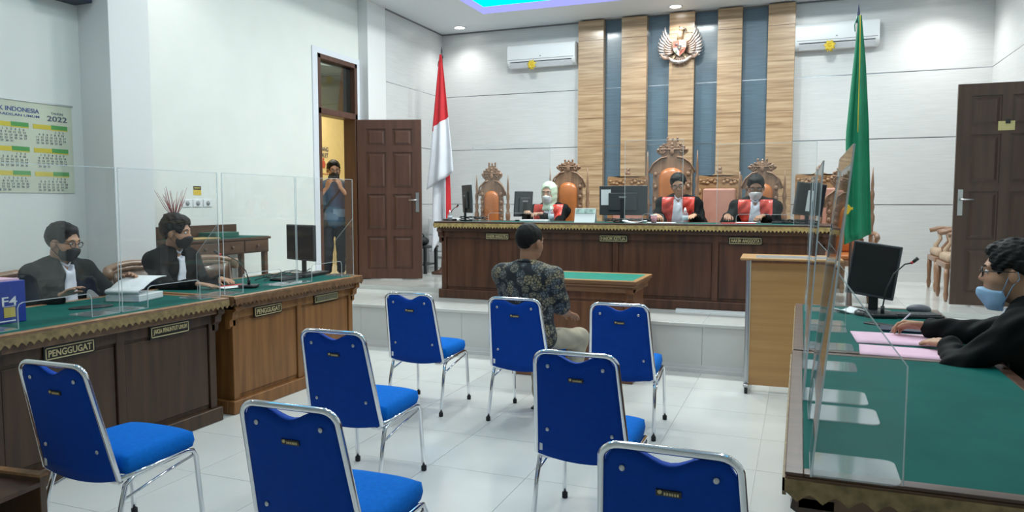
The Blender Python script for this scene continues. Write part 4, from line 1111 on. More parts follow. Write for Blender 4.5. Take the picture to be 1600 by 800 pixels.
def wide_chair(label, x):
    o = empty('carved_armchair', (x*1.028, 9.76, P2), 0, label, 'chair', 'wide carved armchairs with pink leather')
    hw = .275
    m = MB()
    m.box(-hw, -hw+.07, -.02, .02, 0, 1.22).build('stile', CARVE2, o, bevel=.008)
    MB().box(hw-.07, hw, -.02, .02, 0, 1.22).build('stile', CARVE2, o, bevel=.008)
    m = MB(); slab_from_outline(m, [(hw, 1.20), (hw, 1.36), (hw-.01, 1.385), (hw*.55, 1.37), (hw*.35, 1.385), (hw*.2, 1.40), (.03, 1.405)], -.022, .022); m.build('crest_rail', CARVE2, o, bevel=.005, seg=1)
    m = MB()
    for s in (-1, 1):
        for k in range(5):
            xx = s*(.055+.045*k); m.ball((xx, -.024, 1.30+.018*math.sin(k*2)), (.026, .014, .022)); scroll(m, xx, -.026, 1.345-.01*k, .022, 1.3, .006, s)
        for k in range(3): m.ball((s*(hw-.035), -.022, 1.18-.12*k), (.022, .012, .04))
    m.build('leaf_carving', CARVE2, o)['kind'] = 'stuff'
    m = MB().ball((0, 0, 1.425), (.032, .022, .035)).ball((.004, -.004, 1.47), (.022, .018, .028)).ball((.018, -.012, 1.485), (.012, .010, .010)).tube([(-.02, 0, 1.41), (-.035, 0, 1.44), (-.03, 0, 1.475)], [.014, .012, .005], 6)
    m.build('carved_finial', CARVE, o)
    MB().box(-hw+.07, hw-.07, -.045, .015, .45, 1.22).build('leather_back', PINKLEA, o, bevel=.03, seg=3)
    MB().box(-hw, hw, -.55, .02, .36, .42).build('seat_frame', CARVE2, o, bevel=.008)
    MB().box(-hw+.02, hw-.02, -.54, -.04, .42, .49).build('seat_cushion', PINKLEA, o, bevel=.025, seg=3)
    for s in (-1, 1):
        MB().tube([(s*(hw-.03), .0, .70), (s*hw, -.25, .71), (s*hw, -.52, .69), (s*hw, -.54, .65)], [.02, .024, .026, .018], 8).build('armrest', CARVE2, o)
        MB().lathe([(.018, .0), (.028, .05), (.02, .15), (.03, .36), (.022, .5), (.026, .6), (.018, .69)], 10, T(s*(hw-.01), -.48, 0)).build('leg', CARVE2, o)
    return o
wide_chair('wide carved armchair with pink leather back between the two bareheaded judges', -.945)
wide_chair('wide carved armchair with pink leather beside the monitor at the bench end', .195)
wide_chair('wide carved armchair mostly hidden behind the large rear facing monitor', -2.09)
# wooden armchairs behind the lawyers' desks
ARMW = wood('armchair_wood', (.20, .105, .055), (.33, .19, .11), 'y', 2.5, .3, .35)
ARMD = wood('armchair_wood_dark', (.09, .045, .025), (.15, .08, .045), 'z', 2.5, .35, .3)
def wood_armchair(label, y):
    """faces +x; back is a curved crest rail with scrolled ends above a wide splat"""
    o = empty('wooden_armchair', (-4.95 if y < 5 else -4.84, y, 0), -PI/2, label, 'chair', 'wooden armchairs behind the lawyers desks')
    pts = [(-.30, -.20, .985), (-.27, -.235, 1.0), (-.15, -.265, 1.025), (0, -.275, 1.035), (.15, -.265, 1.025), (.27, -.235, 1.0), (.30, -.20, .985)]
    m = MB()
    for dz, r in ((0, .030), (-.035, .026)): m.tube([(x, yy, z+dz) for x, yy, z in pts], [r*.8, r, r, r, r, r, r*.8], 10)
    for s in (-1, 1): m.lathe([(.0, -.05), (.034, -.045), (.038, 0), (.034, .045), (.0, .05)], 12, T(s*.30, -.19, .965))
    m.build('crest_rail', ARMW, o)
    def spl(u, v): return ((u*2-1)*(.20+.03*v), -.19 - .065*(1-(2*u-1)**2) - .02*v, .47 + .50*v)
    MB().sheet(spl, 10, 6).build('splat', ARMD, o, solid=.02)
    for s in (-1, 1):
        MB().tube([(s*.25, -.20, 0), (s*.25, -.18, .42), (s*.265, -.225, .98)], [.022, .026, .022], 8).build('rear_leg', ARMD, o)
        MB().tube([(s*.25, .26, 0), (s*.25, .24, .42), (s*.27, .20, .64)], [.02, .026, .022], 8).build('front_leg', ARMD, o)
        MB().tube([(s*.27, .24, .65), (s*.28, .05, .665), (s*.27, -.21, .70)], [.028, .024, .02], 8).build('armrest', ARMW, o)
    MB().box(-.27, .27, -.22, .28, .38, .43).build('seat_frame', ARMD, o, bevel=.01)
    MB().box(-.25, .25, -.19, .26, .43, .49).build('seat_cushion', mat('seat_brown', (.16, .08, .05), .5) if 'seat_brown' not in MATS else MATS['seat_brown'], o, bevel=.025, seg=3)
    return o
wood_armchair('wooden armchair behind the man turning document pages', 3.62)
wood_armchair('wooden armchair behind the man with hands on the desk', 4.60)
wood_armchair('empty wooden armchair between the side table and the desk microphone', 5.30)
# row of carved side chairs with pale upholstery against the right end of the back wall
def side_chair(label, x, y):
    o = empty('upholstered_armchair', (x, y, P2), 0, label, 'chair', 'wooden armchairs with pale seats by the dark door')
    PALE = MATS.get('pale_upholstery') or mat('pale_upholstery', (.46, .34, .24), .7, var=.1, scale=30)
    # faces -x
    MB().box(-.22, .24, -.26, .26, .40, .50).build('seat_cushion', PALE, o, bevel=.04, seg=3)
    MB().box(-.24, .26, -.27, .27, .35, .41).build('seat_frame', CARVE, o, bevel=.01)
    for s in (-1, 1):
        MB().lathe([(.012, 0), (.020, .03), (.026, .08), (.020, .12), (.028, .28), (.024, .36)], 10, T(-.215, s*.245, 0)).build('leg', CARVE, o)
        MB().lathe([(.014, 0), (.022, .1), (.024, .36)], 8, T(.22, s*.24, 0)).build('leg', CARVE, o)
        MB().tube([(-.13, s*.265, .42), (-.15, s*.27, .52), (-.10, s*.275, .60), (-.12, s*.275, .70)], [.032, .028, .022, .024], 8).build('arm_post', PALE if s > 0 else CARVE, o)
        MB().tube([(-.22, s*.275, .70), (-.12, s*.275, .725), (.05, s*.27, .72), (.23, s*.25, .70)], [.026, .028, .026, .022], 8).build('armrest', CARVE, o)
    MB().box(.20, .26, -.26, .26, .40, .98).build('backrest', CARVE, o, bevel=.02, seg=2)
    return o
side_chair('wooden armchair with pale seat next to the open dark door', 1.66, 9.10)
side_chair('wooden armchair with pale seat nearest the white panelled wall', 1.70, 10.02)
# ================================================================== acrylic screens on the desks
def guard(label, loc, rz, w_, hgt=.86, wings=(), tilt=0.0, feet=True, foot_d=.21, th=.004, op=.14, group='acrylic screens', foot_w=.19):
    """clear pane in the local xz plane standing on two flat feet (feet to +y), with a rounded opening at the bottom between them"""
    o = empty('acrylic_screen', loc, rz, label, 'screen', group)
    xa, xb = -w_/2, w_/2; fa, fb = xa+foot_w, xb-foot_w; r = .03
    sh = lambda z: tilt*z          # lean towards +y
    def slab(mb, x0, x1, z0, z1):
        v = []
        for yy in (0, th):
            v += [(x0, yy+sh(z0), z0), (x1, yy+sh(z0), z0), (x1, yy+sh(z1), z1), (x0, yy+sh(z1), z1)]
        mb.add(v, [(0, 1, 2, 3), (7, 6, 5, 4), (0, 4, 5, 1), (1, 5, 6, 2), (2, 6, 7, 3), (3, 7, 4, 0)])
    pn = MB().use(ACR)
    pts = [(fa, 0), (fa, op-r), (fa+r*.3, op-r*.3), (fa+r, op), (fb-r, op), (fb-r*.3, op-r*.3), (fb, op-r), (fb, 0)] if op else []
    outline = [(xa, 0)] + (pts if op else []) + [(xb, 0), (xb, hgt), (xa, hgt)]
    # front and back sheets as strips, plus edge band in the paler edge material
    cols = [(xa, fa, 0), (fa, fa+r*.3, op-r*.55), (fa+r*.3, fa+r, op-r*.12), (fa+r, fb-r, op), (fb-r, fb-r*.3, op-r*.12), (fb-r*.3, fb, op-r*.55), (fb, xb, 0)] if op else [(xa, xb, 0)]
    for yy, fl_ in ((0, 1), (th, -1)):
        for x0, x1, z0 in cols:
            v = [(x0, yy+sh(z0), z0), (x1, yy+sh(z0), z0), (x1, yy+sh(hgt), hgt), (x0, yy+sh(hgt), hgt)]
            pn.add(v, [(0, 1, 2, 3)[::fl_]])
    pn.build('pane', ACR, o)
    e = MB()
    def bar(p, q, t=th):
        (x0, z0), (x1, z1) = p, q; d = Vector((x1-x0, 0, z1-z0)).normalized(); n_ = Vector((-d.z, 0, d.x))*.0022
        v = []
        for yy in (-.0006, t+.0006):
            for (x, z) in (p, q):
                for s in (1, -1): v.append((x+n_.x*s, yy+sh(z), z+n_.z*s))
        e.add(v, [(0, 1, 3, 2), (4, 6, 7, 5), (0, 2, 6, 4), (1, 5, 7, 3), (0, 4, 5, 1), (2, 3, 7, 6)])
    ol = outline + [outline[0]]
    for p, q in zip(ol[:-1], ol[1:]):
        if p != q: bar(p, q)
    e.build('edge', ACRE, o)
    if feet:
        for x0, x1 in ((xa, fa), (fb, xb)):
            rr = .025
            poly = [(x0, 0), (x1, 0), (x1, foot_d-rr), (x1-rr*.3, foot_d-rr*.3), (x1-rr, foot_d), (x0+rr, foot_d), (x0+rr*.3, foot_d-rr*.3), (x0, foot_d-rr)]
            MB().prism(poly, 0, .004, 'z').build('foot', ACRH, o)
    for sgn in wings:
        x = xa if sgn < 0 else xb
        poly = [(th, .004), (foot_d, .004), (foot_d, .30), (th+sh(.52), .52)]
        MB().prism(poly, x-.002, x+.002, 'x').build('wing', ACR, o)
        ed = MB()
        pl_ = [(x, a, b) for a, b in poly]
        ed.tube([pl_[1], pl_[2], pl_[3]], .0022, 5); ed.build('wing_edge', ACRE, o)
    return o
ZD, ZDR, ZBN = HD+.0035, HD-.0165, P1+HD+.0035
GL = 'acrylic screens along the left desks'
guard('clear acrylic screen behind the blue paper box', (-3.86, 2.895, ZD), PI/2, .82, .88, group=GL)
guard('clear acrylic screen in front of the thick document', (-3.86, 3.735, ZD), PI/2, .82, .88, wings=(1,), group=GL)
guard('clear acrylic screen in front of the desk microphone base', (-3.86, 4.60, ZD), PI/2, .82, .88, group=GL)
guard('clear acrylic screen in front of the monitor, beside the doorway', (-3.86, 5.435, ZD), PI/2, .82, .88, wings=(1,), group=GL)
GR = 'acrylic screens along the right desks'
guard('clear acrylic screen nearest the camera on the bare green desk', (.04, 2.345, ZDR), -PI/2, .72, .835, wings=(1,), tilt=.09, group=GR)
guard('clear acrylic screen on the farther half of the bare green desk', (.025, 3.11, ZDR), -PI/2, .72, .835, tilt=.05, group=GR)
guard('clear acrylic screen beside the upper pink paper', (.04, 4.10, ZDR), -PI/2, .72, .845, tilt=.03, group=GR)
guard('clear acrylic screen in front of the desk monitor by the lectern', (.04, 4.86, ZDR), -PI/2, .74, .835, wings=(1,), tilt=.02, group=GR)
GJ = 'acrylic screens on the judges bench'
guard('clear acrylic screen in front of the empty orange leather chair', (-3.02, 7.70, ZBN), 0, .92, .86, op=.10, foot_d=.16, group=GJ)
guard('clear acrylic screen in front of the judge with glasses', (-1.43, 7.70, ZBN), 0, .60, .86, op=.10, foot_d=.16, group=GJ)
guard('clear acrylic screen in front of the judge with the red folder', (-.33, 7.70, ZBN), 0, .92, .80, op=.10, foot_d=.16, group=GJ)

# ================================================================== desk equipment
def monitor(label, loc, rz, w_=.48, h=.30, zc=.27, tilt=0.0, rear_logo=False, roll=0.0, sticker=None):
    """screen faces local +y"""
    o = empty('monitor', loc, rz, label, 'monitor', 'computer monitors')
    MB().prism([(.11*math.cos(a), .085*math.sin(a)) for a in [2*PI*k/20 for k in range(20)]], 0, .012, 'z').build('stand_base', BLACKPL, o)
    MB().box(-.028, .028, -.035, -.015, .01, zc+.02).build('stand_neck', BLACKPL, o, bevel=.004)
    M_ = T(0, 0, zc, tilt, roll, 0)
    hs = MB().box(-w_/2, w_/2, -.012, .018, -h/2, h/2, M_).build('housing', DKGREY, o, bevel=.006)
    MB().box(-w_/2+.012, w_/2-.012, .018, .0195, -h/2+.018, h/2-.012, M_).build('display', SCREEN, hs)
    MB().box(-w_*.3, w_*.3, -.032, -.012, -h*.34, h*.26, M_).build('rear_cover', DKGREY, hs, bevel=.008)
    MB().box(-.04, .04, -.0335, -.032, h*.10, h*.14, M_).build('maker_mark', GREYPL, hs)
    if sticker:
        x0, x1, z0, z1, back = sticker
        yy = (-.0335, -.0325) if back else (.0195, .021)
        if back: yy = (-.0150, -.0122)
        MB().box(x0, x1, yy[0], yy[1], z0, z1, M_).build('taped_paper', PAPER, hs)
    return o
monitor('dark monitor beside the open doorway on the orange brown desk', (-4.30, 5.66, ZD), math.radians(159), .46, .33, .30, 0)
monitor('monitor seen edge on at the flag end of the judges bench', (-3.70, 8.02, ZBN), math.radians(-52), .42, .33, .26, .05)
monitor('dark monitor at the elbow of the judge in the headscarf', (-3.07, 8.25, ZBN), math.radians(58), .26, .30, .20, .08)
monitor('large monitor seen from behind with a white sheet taped to it', (-1.81, 7.99, ZBN), 0, .53, .32, .24, .03, sticker=(-.245, -.135, -.05, .12, True))
monitor('dark monitor with a pale strip at the lectern end of the bench', (.08, 8.06, ZBN), math.radians(222), .36, .33, .25, -.10, roll=-.08, sticker=(-.02, .05, -.12, .09, False))
mr = monitor('large dark tilted monitor on the desk with pink papers', (.44, 5.17, ZDR), math.radians(167), .28, .34, .265, 0, roll=-.13)
def mic(label, loc, rz, reach=.22, hgt=.28, g='gooseneck microphones'):
    o = empty('gooseneck_microphone', loc, rz, label, 'microphone', g)
    MB().prism([(-.07, -.05), (.07, -.05), (.075, .04), (.05, .07), (-.05, .07), (-.075, .04)], 0, .025, 'z').build('base', BLACKPL, o, bevel=.008)
    MB().tube([(0, 0, .02), (0, 0, .07)], .012, 8).build('collar', BLACKPL, o)
    MB().tube([(0, 0, .06), (reach*.08, 0, hgt*.5), (reach*.3, 0, hgt*.8), (reach*.62, 0, hgt*.98), (reach*.8, 0, hgt)], .0045, 8).build('gooseneck', BLACKPL, o)
    MB().tube([(reach*.8, 0, hgt), (reach*.86, 0, hgt+.006)], .008, 10).build('red_ring', REDP, o)
    MB().tube([(reach*.86, 0, hgt+.006), (reach, 0, hgt+.03)], [.009, .012], 10).build('capsule', BLACKPL, o)
    return o
mic('gooseneck microphone beside the man with hands on the desk', (-4.05, 4.66, ZD), math.radians(205), .26, .26)
mic('gooseneck microphone leaning past the dark tilted monitor', (.475, 4.93, ZDR), math.radians(15), .19, .33)
mic('gooseneck microphone at the flag end of the judges bench', (-3.88, 7.92, ZBN), math.radians(60), .12, .16)
def keyboard(label, loc, rz):
    o = empty('keyboard', loc, rz, label, 'keyboard', 'computer keyboards')
    MB().box(-.22, .22, -.07, .07, 0, .018).build('case', BLACKPL, o, bevel=.005)
    k = MB()
    for r in range(5):
        for c in range(15): k.box(-.208+c*.0278, -.184+c*.0278, -.058+r*.0235, -.038+r*.0235, .018, .024)
    k = k.build('keys', DKGREY, o); k['kind'] = 'stuff'
    return o
keyboard('black keyboard under the monitor beside the doorway', (-4.16, 5.33, ZD), math.radians(93))
keyboard('black keyboard behind the pink papers', (.585, 5.00, ZDR), math.radians(14))
keyboard('black keyboard before the judge with the red folder', (-.06, 8.18, ZBN), math.radians(4))
o = empty('mouse', (.36, 4.98, ZDR), .4, 'black computer mouse beside the keyboard on the right desk', 'mouse')
MB().ball((0, 0, .012), (.032, .055, .022), 14, 8).build('shell', BLACKPL, o); MB().box(-.003, .003, .015, .035, .030, .036).build('wheel', GREYPL, o)
def sheet_stack(name, label, loc, rz, w_, d, t, m, cat='paper', curl=0.0, group=None):
    o = MB()
    def f(u, v): return ((u-.5)*w_, (v-.5)*d, t + curl*((2*u-1)**2))
    a = MB(); vv = []
    nu, nv = 8, 3
    top = [f(i/nu, j/nv) for j in range(nv+1) for i in range(nu+1)]; bot = [(x, y, 0 if curl == 0 else max(0, z-t)) for x, y, z in top]; n = len(top)
    ff = []
    for j in range(nv):
        for i in range(nu):
            q = j*(nu+1)+i; ff.append((q, q+1, q+nu+2, q+nu+1)); ff.append((n+q, n+q+nu+1, n+q+nu+2, n+q+1))
    edge = [i for i in range(nu+1)] + [j*(nu+1)+nu for j in range(1, nv+1)] + [nv*(nu+1)+i for i in range(nu-1, -1, -1)] + [j*(nu+1) for j in range(nv-1, 0, -1)]
    for p, q in zip(edge, edge[1:]+edge[:1]): ff.append((q, p, p+n, q+n))
    ob = a.add(top+bot, ff, True).build(name, m); ob.location = loc; ob.rotation_euler = (0, 0, rz)
    return tag(ob, label, cat, group)
sheet_stack('folder', 'pink folder under the writing hand of the man in the blue mask', (.46, 4.155, ZDR), math.radians(2), .38, .33, .006, PINK, 'folder')
sheet_stack('folder', 'pink folder overlapping the desk joint, nearest the bare desk', (.475, 3.80, ZDR), math.radians(-3), .40, .25, .005, PINK, 'folder')
pen = MB().tube([(0, 0, 0), (.05, .02, .05), (.10, .045, .10)], [.002, .0045, .0045], 8).build('pen', mat('pale_pen', (.55, .5, .6), .35)); pen.location = (.455, 4.33, ZDR+.007); tag(pen, 'pale pen in the fingers of the man in the blue mask', 'pen')
ph = MB().box(-.035, .035, -.075, .075, 0, .009).build('smartphone', BLACKPL, bevel=.006); ph.location = (.43, 4.62, ZDR); ph.rotation_euler = (0, 0, .9); tag(ph, 'black phone lying beside the microphone on the right desk', 'phone')
nb_ = MB().box(-.10, .10, -.07, .07, 0, .012).build('notebook', mat('navy_cover', (.012, .02, .05), .5), bevel=.003); nb_.location = (.52, 4.46, ZDR); nb_.rotation_euler = (0, 0, -.1); tag(nb_, 'navy notebook between the phone and the pink folder', 'notebook')
case = MB().ball((0, 0, .03), (.07, .045, .03), 14, 8).build('pencil_pouch', mat('pouch', (.10, .11, .13), .5)); case.location = (.70, 5.17, ZDR); tag(case, 'dark soft pouch at the far edge of the right desk', 'pouch')
lid = sheet_stack('paper', 'crumpled white sheet beside the mouse on the right desk', (.29, 5.10, ZDR), .5, .14, .16, .004, PAPER, curl=.02)

# left desks: paper box, thick document, tray, folder
o = empty('paper_box', (-4.205, 2.69, ZD), math.radians(1), 'blue paper ream box with white F4 lettering and pink sheets on top', 'box')
BOXB = mat('box_blue', (.012, .045, .33), .4, var=.06, scale=8)
MB().box(-.11, .12, -.20, .19, 0, .235).build('carton', BOXB, o, bevel=.004)
MB().box(-.10, .10, -.18, .17, .235, .246).build('pink_sheets', PINK, o)
fm = T(.121, .075, .10, 0, 0, PI/2)
text_obj('F4', 'lettering', WHITEPL, o, .085, .05, T(.1215, .095, .125, 0, 0, PI/2), .001, .01)
MB().box(.1205, .1225, .06, .125, .035, .09).build('yellow_mark', mat('box_yellow', (.62, .48, .10), .5), o)
MB().box(.1205, .1222, .02, .125, .012, .018).box(.1205, .1222, .055, .13, .095, .0975).build('small_print', PAPER, o)
MB().box(.1205, .1222, -.15, -.04, .012, .018).build('small_print', PAPER, o)
o = empty('open_document', (-4.30, 3.83, ZD), math.radians(-75), 'thick white document with its upper pages curled over in a hand', 'document')
MB().box(-.11, .17, -.12, .12, 0, .045).build('page_block', PAPER, o, bevel=.003)
for k_ in range(3): MB().box(-.112, .172, -.122, .122, .008+.013*k_, .0095+.013*k_).build('page_edge', mat('page_shadow', (.55, .58, .62), .7) if 'page_shadow' not in MATS else MATS['page_shadow'], o)
def curlp(u, v):
    a = u*PI*1.02
    return (.17 - .30*v*1.0 if False else -.13 + .31*v, .12 - .235*u, .046 + .075*math.sin(min(1, u*1.15)*PI*.5) + .04*u)
def curl2(u, v):
    # page lifted: from spine (x=.17) rising and rolling back to the hand (x=-.12)
    x = .16 - .32*u; z = .05 + .085*math.sin(u*PI*.62)**.7 + .015*u
    if u < .12: x = .16 + .02*math.sin(u/.12*PI)
    return (x, -.12 + .24*v, z)
MB().sheet(curl2, 20, 3).build('lifted_pages', PAPER, o, solid=.006)
t_ = MB().prism([(.13*math.cos(a), .07*math.sin(a)) for a in [2*PI*k/28 for k in range(28)]], 0, .008, 'z').build('oval_tray', BLACKPL, bevel=.003); t_.location = (-4.22, 3.40, ZD); t_.rotation_euler = (0, 0, 1.2); tag(t_, 'flat black oval tray on the dark desk before the page turner', 'tray')
fo = sheet_stack('folder', 'red folder under the resting hands at the left desk', (-4.20, 4.66, ZD), math.radians(80), .30, .20, .006, REDP, 'folder')
sheet_stack('paper', 'white sheet lying on the red folder', (-4.15, 4.58, ZD+.0065), math.radians(72), .20, .13, .003, PAPER)
sheet_stack('paper', 'white sheet by the front rim of the orange brown desk', (-4.02, 4.96, ZD), math.radians(85), .16, .10, .003, PAPER)
sheet_stack('paper', 'white sheet with lifted corners under the desk monitor cables', (-4.22, 5.30, ZD), math.radians(70), .22, .16, .004, PAPER, curl=.012)
cb = MB()
for k_ in range(5):
    pts = [(-4.30 + .03*k_ + .03*math.sin(i*1.3+k_), 5.02 + .13*i, ZD+.012 + (.05 if k_ % 2 else .03)*abs(math.sin(i*1.1+k_*.8))) for i in range(6)]
    cb.tube(pts, .004, 6)
tag(cb.build('cable', BLACKPL), 'tangle of black cables behind the left desk monitor', 'cables', kind='stuff')
bx = MB().box(-.20, .22, -.06, .06, 0, .03).build('power_box', BLACKPL, bevel=.006); bx.location = (-4.15, 5.60, ZD); bx.rotation_euler = (0, 0, PI/2+.1); tag(bx, 'flat black box at the doorway end of the orange brown desk', 'box')

# judges' bench items
def bottle(label, loc, h=.15, r=.033):
    o = empty('sanitizer_bottle', loc, 0, label, 'bottle', 'clear sanitizer bottles')
    PET = MATS.get('clear_plastic') or acrylic('clear_plastic', (.86, .9, .93), .16, 1.4, .05)
    MB().lathe([(r*.9, 0), (r, .006), (r, h*.62), (r*.5, h*.74), (r*.42, h*.76)], 16).build('body', PET, o)
    MB().lathe([(r*.46, h*.74), (r*.46, h*.86), (r*.3, h*.88), (r*.2, h)], 12).build('cap', WHITEPL, o)
    MB().lathe([(r*1.01, h*.2), (r*1.02, h*.2), (r*1.02, h*.5), (r*1.01, h*.5)], 16).build('paper_band', MATS.get('label_grey') or mat('label_grey', (.55, .6, .66), .6), o)
bottle('clear sanitizer bottle before the judge in the headscarf', (-2.62, 7.93, ZBN), .175)
bottle('clear sanitizer bottle before the judge with glasses', (-1.13, 7.90, ZBN), .165)
bottle('clear sanitizer bottle beside the edge on monitor', (-4.01, 7.86, ZBN), .14, .03) if False else bottle('small clear sanitizer bottle in front of the white flag cloth', (-3.82, 7.80, ZBN), .13, .026)
o = empty('desk_calendar', (-2.21, 7.86, ZBN), math.radians(4), 'white tent desk calendar between the headscarf judge and the large monitor', 'calendar')
MB().prism([(-.005, 0), (.0, 0), (.055, .155), (.05, .155)], -.115, .115, 'x').build('front_card', PAPER, o)
MB().prism([(.11, 0), (.115, 0), (.055, .155), (.05, .155)], -.115, .115, 'x').build('rear_card', PAPER, o)
g_ = MB().prism([(.030, .10), (.0305, .10), (.0495, .15), (.047, .15)], -.11, .11, 'x').build('printed_band', mat('calendar_print', (.40, .55, .50), .6, var=.5, scale=18), o); g_.location = (0, -.006, 0)
for nm, (x, y, c_, rz_) in {'paper cup': (-1.46, 7.92, (.55, .25, .28), 0)}.items():
    o = empty('paper_cup', (x, y, ZBN), 0, 'pink paper cup between the large monitor and the writing judge', 'cup')
    MB().lathe([(.026, 0), (.028, .003), (.036, .08), (.033, .08), (.026, .006), (.0, .005)], 16).build('cup_wall', mat('cup_pink', c_, .5), o)
    MB().lathe([(.037, .078), (.039, .082), (.036, .086)], 16).build('rim', PAPER, o)
sheet_stack('folder', 'red folder open before the judge in the white mask', (-.60, 8.02, ZBN), .05, .34, .22, .006, REDP, 'folder')
sheet_stack('paper', 'white papers on the red folder at the bench', (-.52, 8.05, ZBN+.0065), -.1, .20, .14, .006, PAPER)
sheet_stack('paper', 'white sheet under the writing hand of the judge with glasses', (-1.40, 8.02, ZBN), .06, .30, .20, .004, PAPER)
sheet_stack('paper', 'white sheets before the folded hands in the headscarf', (-2.86, 8.05, ZBN), .06, .30, .20, .02, PAPER)
sheet_stack('paper', 'loose white sheets beneath the large monitor', (-1.63, 7.74, ZBN), -.25, .24, .10, .012, PAPER, curl=.02)
pn_ = MB().tube([(0, 0, 0), (-.01, .03, .06), (-.02, .06, .12)], [.0015, .004, .004], 8).build('pen', BLACKPL); pn_.location = (-1.52, 8.19, ZBN+.012); tag(pn_, 'pen in the hand of the writing judge', 'pen')
cb = MB()
for k_ in range(5):
    pts = [(-1.98+.1*i, 7.86+.04*math.sin(i*2+k_), ZBN+.012+.035*abs(math.sin(i*.9+k_*1.3))) for i in range(6)]; cb.tube(pts, .005, 6)
tag(cb.build('cable', BLACKPL), 'black cables heaped under the large monitor on the bench', 'cables', kind='stuff')
cb = MB()
for k_ in range(4):
    pts = [(-3.80+.09*i, 8.0+.05*math.sin(i*2+k_), ZBN+.012+.04*abs(math.sin(i*.9+k_*1.3))) for i in range(5)]; cb.tube(pts, .005, 6)
tag(cb.build('cable', BLACKPL), 'black cables behind the edge on monitor at the bench', 'cables', kind='stuff')
cb = MB()
for k_ in range(4):
    pts = [(-.18+.08*i, 7.98+.05*math.sin(i*2+k_), ZBN+.012+.035*abs(math.sin(i*.9+k_*1.3))) for i in range(5)]; cb.tube(pts, .006, 6)
tag(cb.build('cable', BLACKPL), 'black cables beside the red folder judge', 'cables', kind='stuff')
# ================================================================== wall things
def ac(label, x0, x1, z0, z1, rx):
    o = empty('air_conditioner', ((x0+x1)/2, 10.90, z0), 0, label, 'air conditioner', 'white wall air conditioners')
    w_, h = x1-x0, z1-z0
    prof = [(0, .0), (-.13, .0), (-.19, .05), (-.205, .10), (-.205, h-.05), (-.185, h-.01), (-.15, h), (0, h)]
    MB().prism(prof, -w_/2, w_/2, 'x').build('casing', WHITEPL, o, bevel=.008)
    MB().prism([(-.206, .10), (-.2075, .10), (-.2075, .108), (-.206, .108)], -w_/2+.02, w_/2-.02, 'x').build('seam', GREYPL, o)
    MB().prism([(-.135, -.002), (-.195, .05), (-.200, .048), (-.14, -.008)], -w_/2+.05, w_/2-.05, 'x').build('louver', mat('louver_grey', (.72, .75, .8), .3) if 'louver_grey' not in MATS else MATS['louver_grey'], o)
    MB().prism([(-.200, .066), (-.2035, .074), (-.206, .072), (-.203, .063)], -w_/2+.05, w_/2-.05, 'x').build('outlet_slot', DKGREY, o)
    MB().box(-.012, .012, -.207, -.205, .135, .150).build('maker_mark', GREYPL, o)
    r = empty('ribbon_bow', (rx, 10.67, z0+.015), 0, 'yellow ribbon bow on the ' + ('air conditioner near the flag' if x0 < -2 else 'air conditioner beside the wooden columns'), 'ribbon', 'yellow ribbon bows')
    YR = MATS.get('yellow_ribbon') or mat('yellow_ribbon', (.72, .52, .04), .5, var=.15, scale=30)
    for k_ in range(7):
        a = 2*PI*k_/7+.3
        def pet(u, v, a=a):
            L = .075*u; wv = (v-.5)*.05*math.sin(u*PI*.9+.2)
            return (L*math.cos(a)-wv*math.sin(a), -.025*math.sin(u*PI), L*math.sin(a)+wv*math.cos(a))
        MB().sheet(pet, 6, 3).build('petal', YR, r, solid=.002)
    MB().ball((0, -.015, 0), .016).build('knot', YR, r)
    for s in (-1, 1): MB().sheet(lambda u, v, s=s: (s*(.01+.02*u)+(v-.5)*.016, -.004, -.02-.06*u), 3, 1).build('tail', YR, r, solid=.002)
ac('white air conditioner on the panels near the red and white flag', -4.253, -3.177, 3.60, 3.93, -3.84)
ac('white air conditioner on the panels beside the green flag', -.13, .885, 3.57, 3.90, .297)

# eagle emblem
em = empty('eagle_emblem', (-1.645, 10.745, 3.705), 0, 'copper and silver eagle emblem with a red and white shield on the wooden column', 'emblem')
COPPER = mat('pale_copper', (.36, .25, .20), .42, metal=.5, var=.15, scale=20); SILV = mat('pale_silver', (.50, .43, .40), .4, metal=.4)
EGOLD = mat('emblem_gold', (.40, .30, .20), .4, metal=.5); ERED = mat('shield_red', (.55, .10, .07), .45); EWHT = mat('shield_white', (.78, .74, .70), .45); EBLK = mat('emblem_dark', (.06, .05, .05), .4)
for s in (-1, 1):
    wg = MB().ball((s*.085, 0, .03), (.07, .03, .06), 10, 8).build('wing', COPPER, em)
    for row, (n_, L0, L1, r0) in enumerate(((9, .21, .20, 0), (7, .14, .13, 1))):
        for k_ in range(n_):
            t = k_/(n_-1); a = math.radians(78 - 112*t)
            L = L0 + (L1-L0)*t - .05*t*t
            bx_, bz_ = s*(.075+.02*t), .055-.075*t
            d = (s*math.cos(a), math.sin(a))
            dd = (s*math.cos(a+.35*(1-t)), math.sin(a+.35*(1-t)))
            q_ = (1.0, .62)[row]
            tx_, tz_ = .06+(.125+.085*math.sin(t*PI*.75))*q_, .03+(.235-.35*t)*q_
            p0 = (s*(.055+.02*t), -.012*row, .05-.10*t); p2 = (s*tx_, -.006-.014*row, tz_)
            p1 = ((p0[0]+p2[0])/2+s*.028*(1-t*.6), -.02-.014*row, (p0[2]+p2[2])/2-.022)
            p15 = (p1[0]*.42+p2[0]*.58+s*.010, -.02-.014*row, p1[2]*.42+p2[2]*.58-.006)
            MB().tube([p0, p1, p15, p2], [.011, .015, .013, .004], 6).build('feather', SILV if row == 0 else COPPER, wg)
MB().ball((0, -.01, .02), (.075, .045, .12), 12, 8).build('body', COPPER, em)
hd = MB().tube([(0, -.01, .10), (.0, -.015, .16), (.01, -.02, .205)], [.045, .034, .028], 10).ball((.018, -.02, .225), (.034, .03, .028), 10, 8).build('head', EGOLD, em)
